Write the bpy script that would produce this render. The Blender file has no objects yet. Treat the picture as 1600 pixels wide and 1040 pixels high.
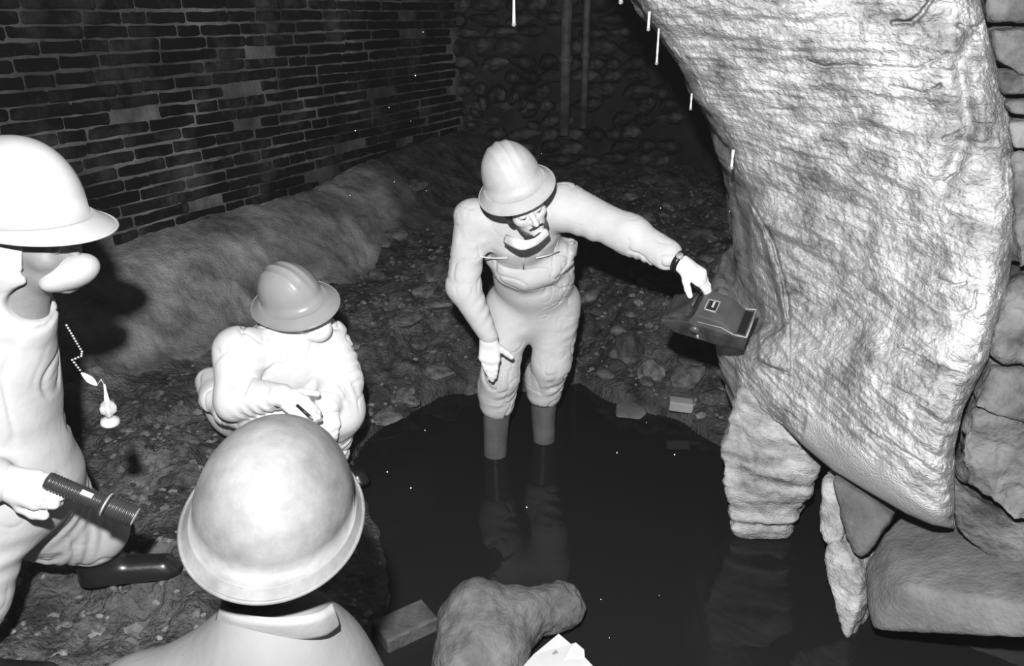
import bpy, bmesh, math, random
import numpy as np
from mathutils import Vector, Matrix

# ------------------------------------------------------------------ camera, world, flash
SC = bpy.context.scene
COL = SC.collection
F_PX, PITCH = 1240.0, math.radians(22.0)
CAM = np.array([0.0, 0.0, 2.0])
cam_d = bpy.data.cameras.new('camera')
cam_d.sensor_width = 36.0
cam_d.lens = 36.0 * F_PX / 1600.0
cam_d.clip_start = 0.05
cam = bpy.data.objects.new('camera', cam_d)
cam.location = CAM
cam.rotation_euler = (math.pi / 2 - PITCH, 0, 0)
COL.objects.link(cam)
SC.camera = cam

w = bpy.data.worlds.new('world')
SC.world = w
w.use_nodes = True
w.node_tree.nodes['Background'].inputs[0].default_value = (1, 1, 1, 1)
w.node_tree.nodes['Background'].inputs[1].default_value = 0.05
# added thin haze: scatters the flash to lift the blacks like print fog
vs = w.node_tree.nodes.new('ShaderNodeVolumeScatter')
vs.inputs['Density'].default_value = 0.0006
w.node_tree.links.new(vs.outputs[0], w.node_tree.nodes['World Output'].inputs['Volume'])

fl = bpy.data.lights.new('camera_flash', 'POINT')
fl.energy = 620
fl.shadow_soft_size = 0.03
flo = bpy.data.objects.new('camera_flash', fl)
flo.location = (-0.08, 0.0, 2.32)
COL.objects.link(flo)

SC.view_settings.view_transform = 'Standard'
SC.view_settings.look = 'None'
SC.view_settings.exposure = 0.0
SC.view_settings.gamma = 1.0
SC.view_settings.use_curve_mapping = False

CP, SP = math.cos(PITCH), math.sin(PITCH)

def ray(px, py):
    px = np.asarray(px, float); py = np.asarray(py, float)
    u = (520 - py) / F_PX
    return np.stack([(px - 800) / F_PX, CP + u * SP, -SP + u * CP], -1)

def P(px, py, t):                      # pixel + axial depth -> world
    return CAM + ray(px, py) * np.asarray(t, float)[..., None]

def PY(px, py, Y):                     # pixel + world Y
    r = ray(px, py)
    return CAM + r * (Y / r[1])

def PZ(px, py, z):                     # pixel + world height
    r = ray(px, py)
    return CAM + r * ((z - 2.0) / r[2])

# ------------------------------------------------------------------ numpy noise
def vnoise(p, seed=0):
    p = np.asarray(p, np.float64)
    i = np.floor(p).astype(np.int64)
    f = p - i
    u = f * f * f * (f * (f * 6 - 15) + 10)
    out = 0
    for dx in (0, 1):
        wx = u[..., 0] if dx else 1 - u[..., 0]
        for dy in (0, 1):
            wy = u[..., 1] if dy else 1 - u[..., 1]
            for dz in (0, 1):
                wz = u[..., 2] if dz else 1 - u[..., 2]
                h = ((i[..., 0] + dx) * 73856093) ^ ((i[..., 1] + dy) * 19349663) ^ ((i[..., 2] + dz) * 83492791) ^ (seed * 2654435761)
                h = h & 0xffffffff
                h = ((h ^ (h >> 15)) * 2246822519) & 0xffffffff
                h = ((h ^ (h >> 13)) * 3266489917) & 0xffffffff
                h = h ^ (h >> 16)
                out = out + (h & 0xffff) / 32767.5 * wx * wy * wz
    return out - 1.0

def fbm(p, octv=4, seed=0, gain=0.5):
    a, s, out = 1.0, 0.0, 0
    q = np.asarray(p, float)
    for k in range(octv):
        out = out + a * vnoise(q, seed + k * 17)
        s += a
        a *= gain
        q = q * 2.03 + 5.3
    return out / s

def ss(a, b, x):
    t = np.clip((x - a) / (b - a), 0, 1)
    return t * t * (3 - 2 * t)

# ------------------------------------------------------------------ materials (greyscale, procedural)
MATS = {}
def mat(name, lo, hi=None, rough=0.8, scale=6.0, detail=5.0, spec=0.3, bump=0.0, bscale=40.0, coat=0.0, pos=(0.35, 0.65), stretch=(1, 1, 1), nr=0.5, world=False, attr=None, rnd=0.0, soot=None, bdist=0.01):
    if name in MATS: return MATS[name]
    m = bpy.data.materials.new(name)
    m.use_nodes = True
    nt = m.node_tree
    b = nt.nodes['Principled BSDF']
    b.inputs['Roughness'].default_value = rough
    b.inputs['Specular IOR Level'].default_value = spec
    b.inputs['Coat Weight'].default_value = coat
    b.inputs['Coat Roughness'].default_value = 0.12
    hi = lo if hi is None else hi
    tc = nt.nodes.new('ShaderNodeTexCoord')
    mp = nt.nodes.new('ShaderNodeMapping')
    mp.inputs['Scale'].default_value = stretch
    if world:
        tc = nt.nodes.new('ShaderNodeNewGeometry')
        nt.links.new(tc.outputs['Position'], mp.inputs[0])
    else: nt.links.new(tc.outputs['Object'], mp.inputs[0])
    n = nt.nodes.new('ShaderNodeTexNoise')
    n.inputs['Scale'].default_value = scale
    n.inputs['Detail'].default_value = detail
    n.inputs['Roughness'].default_value = nr
    nt.links.new(mp.outputs[0], n.inputs['Vector'])
    r = nt.nodes.new('ShaderNodeValToRGB')
    r.color_ramp.elements[0].position, r.color_ramp.elements[1].position = pos
    r.color_ramp.elements[0].color = (lo, lo, lo, 1)
    r.color_ramp.elements[1].color = (hi, hi, hi, 1)
    nt.links.new(n.outputs['Fac'], r.inputs[0])
    out = r.outputs[0]
    if rnd:                               # every piece a slightly different tone
        oi = nt.nodes.new('ShaderNodeObjectInfo')
        mr = nt.nodes.new('ShaderNodeMapRange'); mr.inputs['To Min'].default_value = 1 - rnd; mr.inputs['To Max'].default_value = 1 + rnd
        nt.links.new(oi.outputs['Random'], mr.inputs['Value'])
        mx = nt.nodes.new('ShaderNodeMix'); mx.data_type = 'RGBA'; mx.blend_type = 'MULTIPLY'; mx.inputs['Factor'].default_value = 1
        nt.links.new(out, mx.inputs['A']); nt.links.new(mr.outputs[0], mx.inputs['B']); out = mx.outputs['Result']
    if soot:                              # broad stains (scale, floor value)
        n3 = nt.nodes.new('ShaderNodeTexNoise'); n3.inputs['Scale'].default_value = soot[0]; n3.inputs['Detail'].default_value = 4
        nt.links.new(mp.outputs[0], n3.inputs['Vector'])
        mr = nt.nodes.new('ShaderNodeMapRange'); mr.inputs['From Min'].default_value = 0.38; mr.inputs['From Max'].default_value = 0.62
        mr.inputs['To Min'].default_value = soot[1]; mr.inputs['To Max'].default_value = 1
        nt.links.new(n3.outputs['Fac'], mr.inputs['Value'])
        mx = nt.nodes.new('ShaderNodeMix'); mx.data_type = 'RGBA'; mx.blend_type = 'MULTIPLY'; mx.inputs['Factor'].default_value = 1
        nt.links.new(out, mx.inputs['A']); nt.links.new(mr.outputs[0], mx.inputs['B']); out = mx.outputs['Result']
    if attr:                              # second tone where the mesh attribute says so (name, lo, hi)
        at = nt.nodes.new('ShaderNodeAttribute'); at.attribute_name = attr[0]
        r2 = nt.nodes.new('ShaderNodeValToRGB')
        r2.color_ramp.elements[0].position, r2.color_ramp.elements[1].position = pos
        r2.color_ramp.elements[0].color = (attr[1],) * 3 + (1,); r2.color_ramp.elements[1].color = (attr[2],) * 3 + (1,)
        nt.links.new(n.outputs['Fac'], r2.inputs[0])
        mx = nt.nodes.new('ShaderNodeMix'); mx.data_type = 'RGBA'
        nt.links.new(at.outputs['Fac'], mx.inputs['Factor']); nt.links.new(out, mx.inputs['A']); nt.links.new(r2.outputs[0], mx.inputs['B']); out = mx.outputs['Result']
    nt.links.new(out, b.inputs['Base Color'])
    if bump:
        n2 = nt.nodes.new('ShaderNodeTexNoise')
        n2.inputs['Scale'].default_value = bscale
        n2.inputs['Detail'].default_value = 4
        nt.links.new(mp.outputs[0], n2.inputs['Vector'])
        bp = nt.nodes.new('ShaderNodeBump')
        bp.inputs['Strength'].default_value = bump
        bp.inputs['Distance'].default_value = bdist
        nt.links.new(n2.outputs['Fac'], bp.inputs['Height'])
        nt.links.new(bp.outputs[0], b.inputs['Normal'])
    MATS[name] = m
    return m

M_ROCK = mat('pale_layered_rock', 0.15, 0.67, 0.9, 5.5, 15.0, 0.12, 0.8, 90, pos=(0.33, 0.67), stretch=(1, 1, 2.0), nr=0.68, attr=('patch', 0.46, 0.62))
M_ROCKDARK = mat('dark_rough_rock', 0.05, 0.22, 0.9, 6, 14, 0.15, 0.8, 60, nr=0.65)
M_BLOCK = mat('grey_block_stone', 0.09, 0.21, 0.9, 4, 14, 0.12, 0.5, 80, nr=0.65)
M_SMOOTH = mat('smooth_pale_stone', 0.30, 0.42, 0.7, 5, 5, 0.3, 0.2, 50)
M_GROUND = mat('wet_rubble_mud', 0.02, 0.15, 0.65, 7, 15, 0.35, 1.0, 60, pos=(0.36, 0.74), nr=0.66, attr=('silt', 0.06, 0.36), bdist=0.02)
M_SILT = mat('dry_silt', 0.12, 0.66, 0.9, 3.2, 15, 0.1, 0.9, 70, pos=(0.32, 0.68), nr=0.7, soot=(1.7, 0.50), attr=('dark_mix', 0.02, 0.16))
M_STONE = mat('rubble_stone', 0.03, 0.18, 0.65, 1.1, 9, 0.4, 0.35, 5, nr=0.62, rnd=0.5)
M_BRICK = mat('sooty_brick', 0.010, 0.11, 0.9, 2.6, 12, 0.1, 0.4, 60, pos=(0.50, 0.70), nr=0.66, world=True, rnd=0.4, soot=(0.9, 0.4))
M_MORTAR = mat('lime_mortar', 0.08, 0.36, 0.9, 3.4, 12, 0.1, 0.6, 50, pos=(0.33, 0.68), nr=0.62, soot=(0.8, 0.3))
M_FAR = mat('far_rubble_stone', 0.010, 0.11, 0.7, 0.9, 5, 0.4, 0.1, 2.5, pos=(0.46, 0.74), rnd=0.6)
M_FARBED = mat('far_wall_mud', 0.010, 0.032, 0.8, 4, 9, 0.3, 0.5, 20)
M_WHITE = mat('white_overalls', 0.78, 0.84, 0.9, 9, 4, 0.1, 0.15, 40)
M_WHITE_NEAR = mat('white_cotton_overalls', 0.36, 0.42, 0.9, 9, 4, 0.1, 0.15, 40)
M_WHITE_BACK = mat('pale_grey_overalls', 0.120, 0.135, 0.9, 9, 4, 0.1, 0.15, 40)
M_GREY = mat('grey_boiler_suit', 0.56, 0.63, 0.9, 12, 5, 0.1, 0.2, 90)
M_SKIN = mat('skin', 0.60, 0.68, 0.6, 20, 3, 0.3, 0.1, 120)
M_SKIN_D = mat('skin_dimmed_near_flash', 0.16, 0.19, 0.6, 20, 3, 0.3, 0.1, 120)  # same skin, colour darkened for brim shade and the close flash
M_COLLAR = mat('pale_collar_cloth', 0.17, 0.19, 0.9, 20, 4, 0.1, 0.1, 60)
M_HAIR = mat('dark_hair', 0.012, 0.09, 0.6, 60, 6, 0.4, 1.0, 120)
M_GLOVE = mat('white_glove', 0.82, 0.88, 0.7, 10, 3, 0.2, 0.05, 60)
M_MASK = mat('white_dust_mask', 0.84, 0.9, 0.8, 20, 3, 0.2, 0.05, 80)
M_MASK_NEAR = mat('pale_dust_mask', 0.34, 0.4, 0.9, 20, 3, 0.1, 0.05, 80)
M_RUBBER = mat('black_rubber', 0.008, 0.014, 0.3, 8, 3, 0.5, 0.05, 30)
M_BOOT = mat('grey_rubber_boot', 0.10, 0.15, 0.4, 9, 4, 0.5, 0.05, 30)
M_HAT_A = mat('pale_hat', 0.46, 0.56, 0.42, 14, 9, 0.4, 0.08, 30, nr=0.6)
M_HAT_B = mat('grey_hat', 0.33, 0.37, 0.30, 10, 4, 0.45, 0.04, 30)
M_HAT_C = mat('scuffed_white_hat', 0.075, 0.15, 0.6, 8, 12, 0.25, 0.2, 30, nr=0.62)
M_HAT_D = mat('white_cap_helmet', 0.36, 0.40, 0.4, 9, 4, 0.4, 0.03, 30)
M_EYE = mat('eye', 0.10, 0.2, 0.3)
M_CASE = mat('dark_instrument_plastic', 0.025, 0.075, 0.35, 14, 5, 0.5, 0.15, 60)
M_CASETOP = mat('instrument_top_panel', 0.07, 0.11, 0.35, 9, 4, 0.5, 0.1, 60)
M_EDGE = mat('worn_metal_edge', 0.30, 0.5, 0.35, 20, 3, 0.6)
M_WINDOW = mat('dark_dial_glass', 0.02, 0.03, 0.1, 9, 2, 0.6)
M_TORCH = mat('black_torch_rubber', 0.02, 0.035, 0.35, 9, 3, 0.5)
M_METAL = mat('dull_metal', 0.25, 0.45, 0.3, 20, 3, 0.6)
M_CALCITE = mat('white_calcite', 0.6, 0.85, 0.4, 30, 3, 0.5)
M_PIPE = mat('rusty_pipe', 0.06, 0.16, 0.6, 8, 5, 0.4)
M_PAPER = mat('white_paper', 0.55, 0.6, 0.9, 10, 3, 0.1)
M_PRINT = mat('grey_print', 0.16, 0.3, 0.8, 30, 3, 0.2)
M_TILE = mat('grey_brick', 0.05, 0.11, 0.75, 14, 12, 0.3, 0.5, 60, nr=0.65)
M_BOULDER = mat('grey_boulder', 0.085, 0.19, 0.85, 7, 14, 0.2, 0.6, 90, nr=0.68)
M_LINE = mat('light_zip', 0.7, 0.8, 0.4, 10, 2, 0.5)

def water_mat():
    m = bpy.data.materials.new('murky_black_water')
    m.use_nodes = True
    nt = m.node_tree
    b = nt.nodes['Principled BSDF']
    b.inputs['Base Color'].default_value = (0.014, 0.014, 0.014, 1)
    b.inputs['Roughness'].default_value = 0.03
    b.inputs['IOR'].default_value = 1.33
    b.inputs['Specular IOR Level'].default_value = 0.3
    tc = nt.nodes.new('ShaderNodeTexCoord')
    n = nt.nodes.new('ShaderNodeTexNoise')
    n.inputs['Scale'].default_value = 3.0
    n.inputs['Detail'].default_value = 2
    nt.links.new(tc.outputs['Object'], n.inputs['Vector'])
    bp = nt.nodes.new('ShaderNodeBump')
    bp.inputs['Strength'].default_value = 0.12
    bp.inputs['Distance'].default_value = 0.02
    nt.links.new(n.outputs['Fac'], bp.inputs['Height'])
    nt.links.new(bp.outputs[0], b.inputs['Normal'])
    return m
M_WATER = water_mat()

def glass_mat():
    m = bpy.data.materials.new('clear_glass')
    m.use_nodes = True
    b = m.node_tree.nodes['Principled BSDF']
    b.inputs['Transmission Weight'].default_value = 0.75
    b.inputs['Base Color'].default_value = (0.85, 0.85, 0.85, 1)
    b.inputs['Roughness'].default_value = 0.12
    b.inputs['IOR'].default_value = 1.45
    return m
M_GLASS = glass_mat()

# ------------------------------------------------------------------ object helpers
def link_mesh(name, me, m, parent=None):
    o = bpy.data.objects.new(name, me)
    COL.objects.link(o)
    if parent is not None: o.parent = parent
    if m is not None and not len(me.materials): me.materials.append(m)
    return o

def wloc(o):
    v = Vector((0, 0, 0))
    while o is not None:
        v = v + o.location; o = o.parent
    return np.array(v)

def mk(name, V, Fc, m, parent=None, smooth=True, origin=None):
    """world-space verts -> object; its own origin sits at `origin` (top level) or at the parent's origin."""
    V = np.asarray(V, float)
    off = wloc(parent) if parent is not None else (np.zeros(3) if origin is None else np.asarray(origin, float))
    me = bpy.data.meshes.new(name)
    if isinstance(Fc, np.ndarray):
        nf, k = Fc.shape
        me.vertices.add(len(V)); me.vertices.foreach_set('co', (V - off).astype(np.float32).ravel())
        me.loops.add(nf * k); me.loops.foreach_set('vertex_index', Fc.astype(np.int32).ravel())
        me.polygons.add(nf); me.polygons.foreach_set('loop_start', np.arange(nf, dtype=np.int32) * k)
        me.update(calc_edges=True)
    else:
        me.from_pydata([tuple(v) for v in (V - off)], [], Fc)
        me.update()
    me.polygons.foreach_set('use_smooth', [smooth] * len(me.polygons))
    o = link_mesh(name, me, m, parent)
    if parent is None and origin is not None: o.location = origin
    return o

def set_attr(o, name, vals):
    a = o.data.attributes.new(name, 'FLOAT', 'POINT'); a.data.foreach_set('value', np.asarray(vals, np.float32).ravel())

def tag(o, label=None, cat=None, group=None, kind=None):
    if label: o['label'] = label
    if cat: o['category'] = cat
    if group: o['group'] = group
    if kind: o['kind'] = kind
    return o

def empty(name, loc, label, cat, group=None):
    o = bpy.data.objects.new(name, None)
    COL.objects.link(o)
    o.location = loc
    o.empty_display_size = 0.1
    return tag(o, label, cat, group)

def nrm(v):
    v = np.asarray(v, float)
    return v / np.linalg.norm(v)

def frame(fwd, up):                     # columns right, fwd, up
    f = nrm(fwd)
    u = np.asarray(up, float); u = nrm(u - f * np.dot(u, f))
    return np.stack([np.cross(f, u), f, u], 1)

class MB:
    def __init__(s): s.V = []; s.F = []
    def add(s, V, Fc):
        o = len(s.V); s.V += [tuple(map(float, v)) for v in V]; s.F += [tuple(i + o for i in f) for f in Fc]; return s
    def tube(s, pts, r, n=10, cap=True):
        pts = [np.asarray(p, float) for p in pts]
        rs = r if hasattr(r, '__len__') else [r] * len(pts)
        V = []; Fc = []
        ref = None
        for i, p in enumerate(pts):
            d = nrm(pts[min(i + 1, len(pts) - 1)] - pts[max(i - 1, 0)])
            if ref is None: ref = np.array([0, 0, 1.0]) if abs(d[2]) < 0.9 else np.array([1.0, 0, 0])
            a = nrm(np.cross(d, ref)); b = np.cross(d, a); ref = np.cross(a, d) if False else ref
            for k in range(n):
                th = 2 * math.pi * k / n
                V.append(p + rs[i] * (math.cos(th) * a + math.sin(th) * b))
        for i in range(len(pts) - 1):
            for k in range(n):
                k2 = (k + 1) % n
                Fc.append((i * n + k, i * n + k2, (i + 1) * n + k2, (i + 1) * n + k))
        if cap:
            Fc.append(tuple(range(n))[::-1]); Fc.append(tuple((len(pts) - 1) * n + k for k in range(n)))
        return s.add(V, Fc)
    def lathe(s, prof, o, axis, n=24):
        axis = nrm(axis); o = np.asarray(o, float)
        return s.tube_prof(prof, o, axis, n)
    def tube_prof(s, prof, o, ax, n):
        ref = np.array([0, 0, 1.0]) if abs(ax[2]) < 0.9 else np.array([1.0, 0, 0])
        a = nrm(np.cross(ax, ref)); b = np.cross(ax, a)
        V = []; Fc = []
        for (r, h) in prof:
            for k in range(n):
                th = 2 * math.pi * k / n
                V.append(o + ax * h + max(r, 1e-4) * (math.cos(th) * a + math.sin(th) * b))
        for i in range(len(prof) - 1):
            for k in range(n):
                k2 = (k + 1) % n
                Fc.append((i * n + k, i * n + k2, (i + 1) * n + k2, (i + 1) * n + k))
        Fc.append(tuple(range(n))[::-1]); Fc.append(tuple((len(prof) - 1) * n + k for k in range(n)))
        return s.add(V, Fc)
    def sphere(s, c, r, nu=12, nv=8):
        c = np.asarray(c, float)
        prof = [(r * math.sin(math.pi * i / nv), -r * math.cos(math.pi * i / nv)) for i in range(nv + 1)]
        return s.tube_prof(prof, c, np.array([0, 0, 1.0]), nu)
    def box(s, c, R, h):
        c = np.asarray(c, float)
        V = [c + R @ (np.array([x, y, z]) * h) for z in (-1, 1) for y in (-1, 1) for x in (-1, 1)]
        return s.add(V, [(0, 2, 3, 1), (4, 5, 7, 6), (0, 1, 5, 4), (2, 6, 7, 3), (0, 4, 6, 2), (1, 3, 7, 5)])
    def prism(s, poly, R, o, half):      # poly in local (x,z), extruded along local y by +-half
        o = np.asarray(o, float); n = len(poly)
        V = [o + R @ np.array([x, -half, z]) for x, z in poly] + [o + R @ np.array([x, half, z]) for x, z in poly]
        Fc = [tuple(range(n)), tuple(range(2 * n - 1, n - 1, -1))] + [(i, i + n, (i + 1) % n + n, (i + 1) % n) for i in range(n)]
        return s.add(V, Fc)
    def build(s, name, m, parent=None, smooth=False, origin=None, bevel=0.0):
        o = mk(name, s.V, s.F, m, parent, smooth, origin)
        bm = bmesh.new(); bm.from_mesh(o.data)
        bmesh.ops.recalc_face_normals(bm, faces=bm.faces)
        if bevel: bmesh.ops.bevel(bm, geom=list(bm.edges), offset=bevel, segments=2, affect='EDGES', profile=0.5)
        bm.to_mesh(o.data); bm.free()
        return o

# ------------------------------------------------------------------ signed-distance modeller (one continuous skin per part)
class SDF:
    def __init__(s, h=0.007): s.h = h; s.p = []
    def cone(s, a, b, ra, rb, k=0.03, flat=None, fold=None, sub=False):
        a = np.asarray(a, float); b = np.asarray(b, float)
        m = max(ra, rb) * (max(1, flat[1]) if flat else 1) + (fold[0] if fold else 0)
        s.p.append(('c', np.minimum(a, b) - m, np.maximum(a, b) + m, k, sub, (a, b, ra, rb, flat, fold))); return s
    def chain(s, pts, rs, k=0.03, flat=None, fold=None):
        for i in range(len(pts) - 1): s.cone(pts[i], pts[i + 1], rs[i], rs[i + 1], k, flat, fold)
        return s
    def ell(s, c, R, r, k=0.03, sub=False):
        c = np.asarray(c, float); r = np.asarray(r, float); m = np.abs(R) @ r
        s.p.append(('e', c - m, c + m, k, sub, (c, np.asarray(R, float), r))); return s
    def box(s, c, R, hh, rnd=0.01, k=0.02, sub=False):
        c = np.asarray(c, float); hh = np.asarray(hh, float); m = np.abs(R) @ hh + rnd
        s.p.append(('b', c - m, c + m, k, sub, (c, np.asarray(R, float), hh, rnd))); return s
    def planes(s, N, D, lo, hi, k=0.02, kk=0.03):
        s.p.append(('p', np.asarray(lo), np.asarray(hi), k, False, (N, D, kk))); return s
    @staticmethod
    def ev(kind, a, X):
        if kind == 'c':
            A, B, ra, rb, flat, fold = a
            ba = B - A; L2 = max(float(ba @ ba), 1e-9)
            q = X - A
            t = np.clip((q @ ba) / L2, 0, 1)
            q = q - t[..., None] * ba
            sc = 1.0
            if flat:
                wv = nrm(flat[0]); q = q + (q @ wv)[..., None] * (1 / flat[1] - 1) * wv; sc = min(1.0, flat[1])
            r = ra + (rb - ra) * t
            if fold:
                r = r + fold[0] * 0.55 * np.sin(fold[1] * 6.283 * t + 43 * q[..., 0] + 37 * q[..., 1] + 51 * q[..., 2]) * np.sin(np.pi * np.clip(t, 0.02, 0.98)) * np.clip(0.5 + 14 * (q[..., 0] - q[..., 2]), 0, 1)
            return (np.sqrt((q * q).sum(-1)) - r) * sc
        if kind == 'e':
            c, R, r = a
            q = (X - c) @ R
            k0 = np.sqrt(((q / r) ** 2).sum(-1)); k1 = np.sqrt(((q / r ** 2) ** 2).sum(-1)) + 1e-9
            return k0 * (k0 - 1) / k1
        if kind == 'b':
            c, R, hh, rnd = a
            q = np.abs((X - c) @ R) - hh
            return np.sqrt((np.maximum(q, 0) ** 2).sum(-1)) + np.minimum(q.max(-1), 0) - rnd
        N, D, kk = a
        d = None
        for n, dd in zip(N, D):
            v = X @ n - dd
            if d is None: d = v
            else:
                hh = np.maximum(kk - np.abs(d - v), 0) / kk
                d = np.maximum(d, v) + hh * hh * kk * 0.25
        return d
    def mesh(s):
        h = s.h
        lo = np.min([p[1] for p in s.p if not p[4]], 0) - 4 * h
        hi = np.max([p[2] for p in s.p if not p[4]], 0) + 4 * h
        n = np.ceil((hi - lo) / h).astype(int) + 1
        d = np.full(n, 0.5, np.float32)
        for kind, a, b, k, sub, args in s.p:
            pad = k + 3 * h
            i0 = np.clip(np.floor((a - pad - lo) / h).astype(int), 0, n - 1)
            i1 = np.clip(np.ceil((b + pad - lo) / h).astype(int) + 1, 1, n)
            if np.any(i1 <= i0): continue
            ax = [(lo[j] + h * np.arange(i0[j], i1[j])).astype(np.float32) for j in range(3)]
            X = np.stack(np.meshgrid(*ax, indexing='ij'), -1)
            v = SDF.ev(kind, args, X).astype(np.float32)
            sl = tuple(slice(i0[j], i1[j]) for j in range(3))
            c = d[sl]
            if sub: v = -v
            hh = np.maximum(k - np.abs(c - v), 0) / k
            d[sl] = (np.maximum(c, v) + hh * hh * k * 0.25) if sub else (np.minimum(c, v) - hh * hh * k * 0.25)
        return nets(d, lo, h)

def nets(d, lo, h):
    sgn = d < 0
    nx, ny, nz = d.shape
    cnt = np.zeros((nx - 1, ny - 1, nz - 1), np.int8)
    offs = [(i, j, k) for i in (0, 1) for j in (0, 1) for k in (0, 1)]
    for i, j, k in offs: cnt += sgn[i:nx - 1 + i, j:ny - 1 + j, k:nz - 1 + k]
    act = (cnt > 0) & (cnt < 8)
    I = np.argwhere(act)
    idx = np.full(act.shape, -1, np.int32)
    idx[act] = np.arange(len(I))
    cv = {o: d[I[:, 0] + o[0], I[:, 1] + o[1], I[:, 2] + o[2]] for o in offs}
    acc = np.zeros((len(I), 3)); num = np.zeros(len(I))
    for a in offs:
        for axs in range(3):
            if a[axs] == 0:
                b = list(a); b[axs] = 1; b = tuple(b)
                va, vb = cv[a], cv[b]
                m = (va < 0) != (vb < 0)
                t = np.where(m, va / np.where(m, va - vb, 1), 0)
                p = np.tile(np.array(a, float), (len(I), 1)); p[:, axs] = t
                acc += p * m[:, None]; num += m
    V = lo + h * (I + acc / np.maximum(num, 1)[:, None])
    Q = []
    for axs in range(3):
        s0 = [slice(None)] * 3; s1 = [slice(None)] * 3
        s0[axs] = slice(0, -1); s1[axs] = slice(1, None)
        A, B = sgn[tuple(s0)], sgn[tuple(s1)]
        E = np.argwhere(A != B)
        o1, o2 = [(1, 2), (2, 0), (0, 1)][axs]
        E = E[(E[:, o1] > 0) & (E[:, o2] > 0) & (E[:, o1] < d.shape[o1] - 1) & (E[:, o2] < d.shape[o2] - 1)]
        def cell(x, y):
            c = E.copy(); c[:, o1] += x; c[:, o2] += y
            return idx[c[:, 0], c[:, 1], c[:, 2]]
        q = np.stack([cell(-1, -1), cell(0, -1), cell(0, 0), cell(-1, 0)], 1)
        flip = ~A[E[:, 0], E[:, 1], E[:, 2]]
        q[flip] = q[flip][:, ::-1]
        Q.append(q)
    return V, np.concatenate(Q)

def vnormals(V, Q):
    n = np.cross(V[Q[:, 2]] - V[Q[:, 0]], V[Q[:, 3]] - V[Q[:, 1]])
    N = np.zeros_like(V)
    for k in range(4): np.add.at(N, Q[:, k], n)
    return N / (np.linalg.norm(N, axis=1, keepdims=True) + 1e-12)

def sdf_obj(name, S, m, parent=None, wr=0.0, wscale=9.0, seed=1, origin=None, ridge=True):
    V, Q = S.mesh()
    if wr:
        N = vnormals(V, Q)
        f = fbm(V * wscale, 3, seed)
        if ridge:                       # slack cloth: soft swells with scattered sharp creases
            wv_ = V + 0.03 * np.stack([vnoise(V * 7, seed + 30 + j) for j in range(3)], -1)
            n1 = vnoise(wv_ * wscale * np.array([0.75, 0.75, 1.25]), seed + 3)
            n2 = vnoise(wv_ * wscale * np.array([1.6, 1.6, 1.0]), seed + 4)
            m1 = ss(-0.1, 0.5, vnoise(V * 4, seed + 7)); m2 = ss(-0.1, 0.5, vnoise(V * 5, seed + 8))
            f = 0.8 * vnoise(V * wscale * 0.6, seed) - 0.9 * m1 * np.exp(-(n1 / 0.10) ** 2) - 0.6 * m2 * np.exp(-(n2 / 0.12) ** 2)
        V = V + N * (wr * f)[:, None]
    return mk(name, V, Q, m, parent, True, origin)

def hull_planes(pts):
    bm = bmesh.new()
    vs = [bm.verts.new(tuple(p)) for p in pts]
    bmesh.ops.convex_hull(bm, input=vs)
    bm.normal_update()
    c = np.mean(pts, 0)
    N, D = [], []
    for f in bm.faces:
        n = np.array(f.normal); o = np.array(f.verts[0].co)
        if np.linalg.norm(n) < 0.5: continue
        if n @ (c - o) > 0: n = -n
        N.append(n); D.append(float(n @ o))
    bm.free()
    return np.array(N), np.array(D)

def rock(name, pts, m, parent=None, h=0.012, rnd=0.04, amp=0.02, sc=6.0, seed=3, fine=0.006, label=None, cat=None, strata=0.0):
    """closed stone: rounded convex block around the points, roughened."""
    pts = np.asarray(pts, float)
    N, D = hull_planes(pts)
    S = SDF(h).planes(N, D, pts.min(0), pts.max(0), 0.01, rnd)
    V, Q = S.mesh()
    Nn = vnormals(V, Q)
    f = amp * fbm(V * sc, 4, seed) + fine * fbm(V * 35, 3, seed + 5)
    if strata: f = f + strata * fbm(V * np.array([3, 3, 26.0]), 3, seed + 9)
    V = V + Nn * f[:, None]
    if parent is None:
        o = mk(name, V, Q, m, None, True, np.array([pts[:, 0].mean(), pts[:, 1].mean(), pts[:, 2].min()]))
    else: o = mk(name, V, Q, m, parent, True)
    return tag(o, label, cat)

def slab_pts(poly, back):               # poly: (px,py,t) front outline; back: world offset to the hidden side
    f = np.array([P(a, b, c) for a, b, c in poly])
    return np.concatenate([f, f.mean(0) + (f - f.mean(0)) * 0.85 + np.asarray(back, float)])

# ------------------------------------------------------------------ the pool outline and the ground
shore_px = [(548, 718), (572, 690), (612, 664), (648, 640), (700, 618), (750, 606), (812, 612), (862, 604), (905, 598), (950, 622),
            (1000, 640), (1048, 650), (1092, 676), (1128, 700), (1250, 720)]
shore = [PZ(a, b, 0.0)[:2] for a, b in shore_px]
shore += [np.array([1.7, 2.7]), np.array([1.75, 2.2]), np.array([1.75, 1.5]), np.array([1.2, 1.15]), np.array([0.0, 1.3])]
shore += [PZ(a, b, 0.0)[:2] for a, b in [(560, 1120), (575, 1030), (585, 985), (602, 930), (606, 880), (590, 830), (560, 780)]]
shore = np.array(shore)

def poly_sd(X, Y, poly):
    d = np.full(X.shape, 1e9); ins = np.zeros(X.shape, bool)
    for i in range(len(poly)):
        a, b = poly[i], poly[(i + 1) % len(poly)]
        e = b - a
        t = np.clip(((X - a[0]) * e[0] + (Y - a[1]) * e[1]) / (e @ e), 0, 1)
        d = np.minimum(d, np.hypot(X - a[0] - t * e[0], Y - a[1] - t * e[1]))
        c = ((a[1] > Y) != (b[1] > Y)) & (X < (b[0] - a[0]) * (Y - a[1]) / (b[1] - a[1] + 1e-12) + a[0])
        ins ^= c
    return np.where(ins, -d, d)

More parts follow.
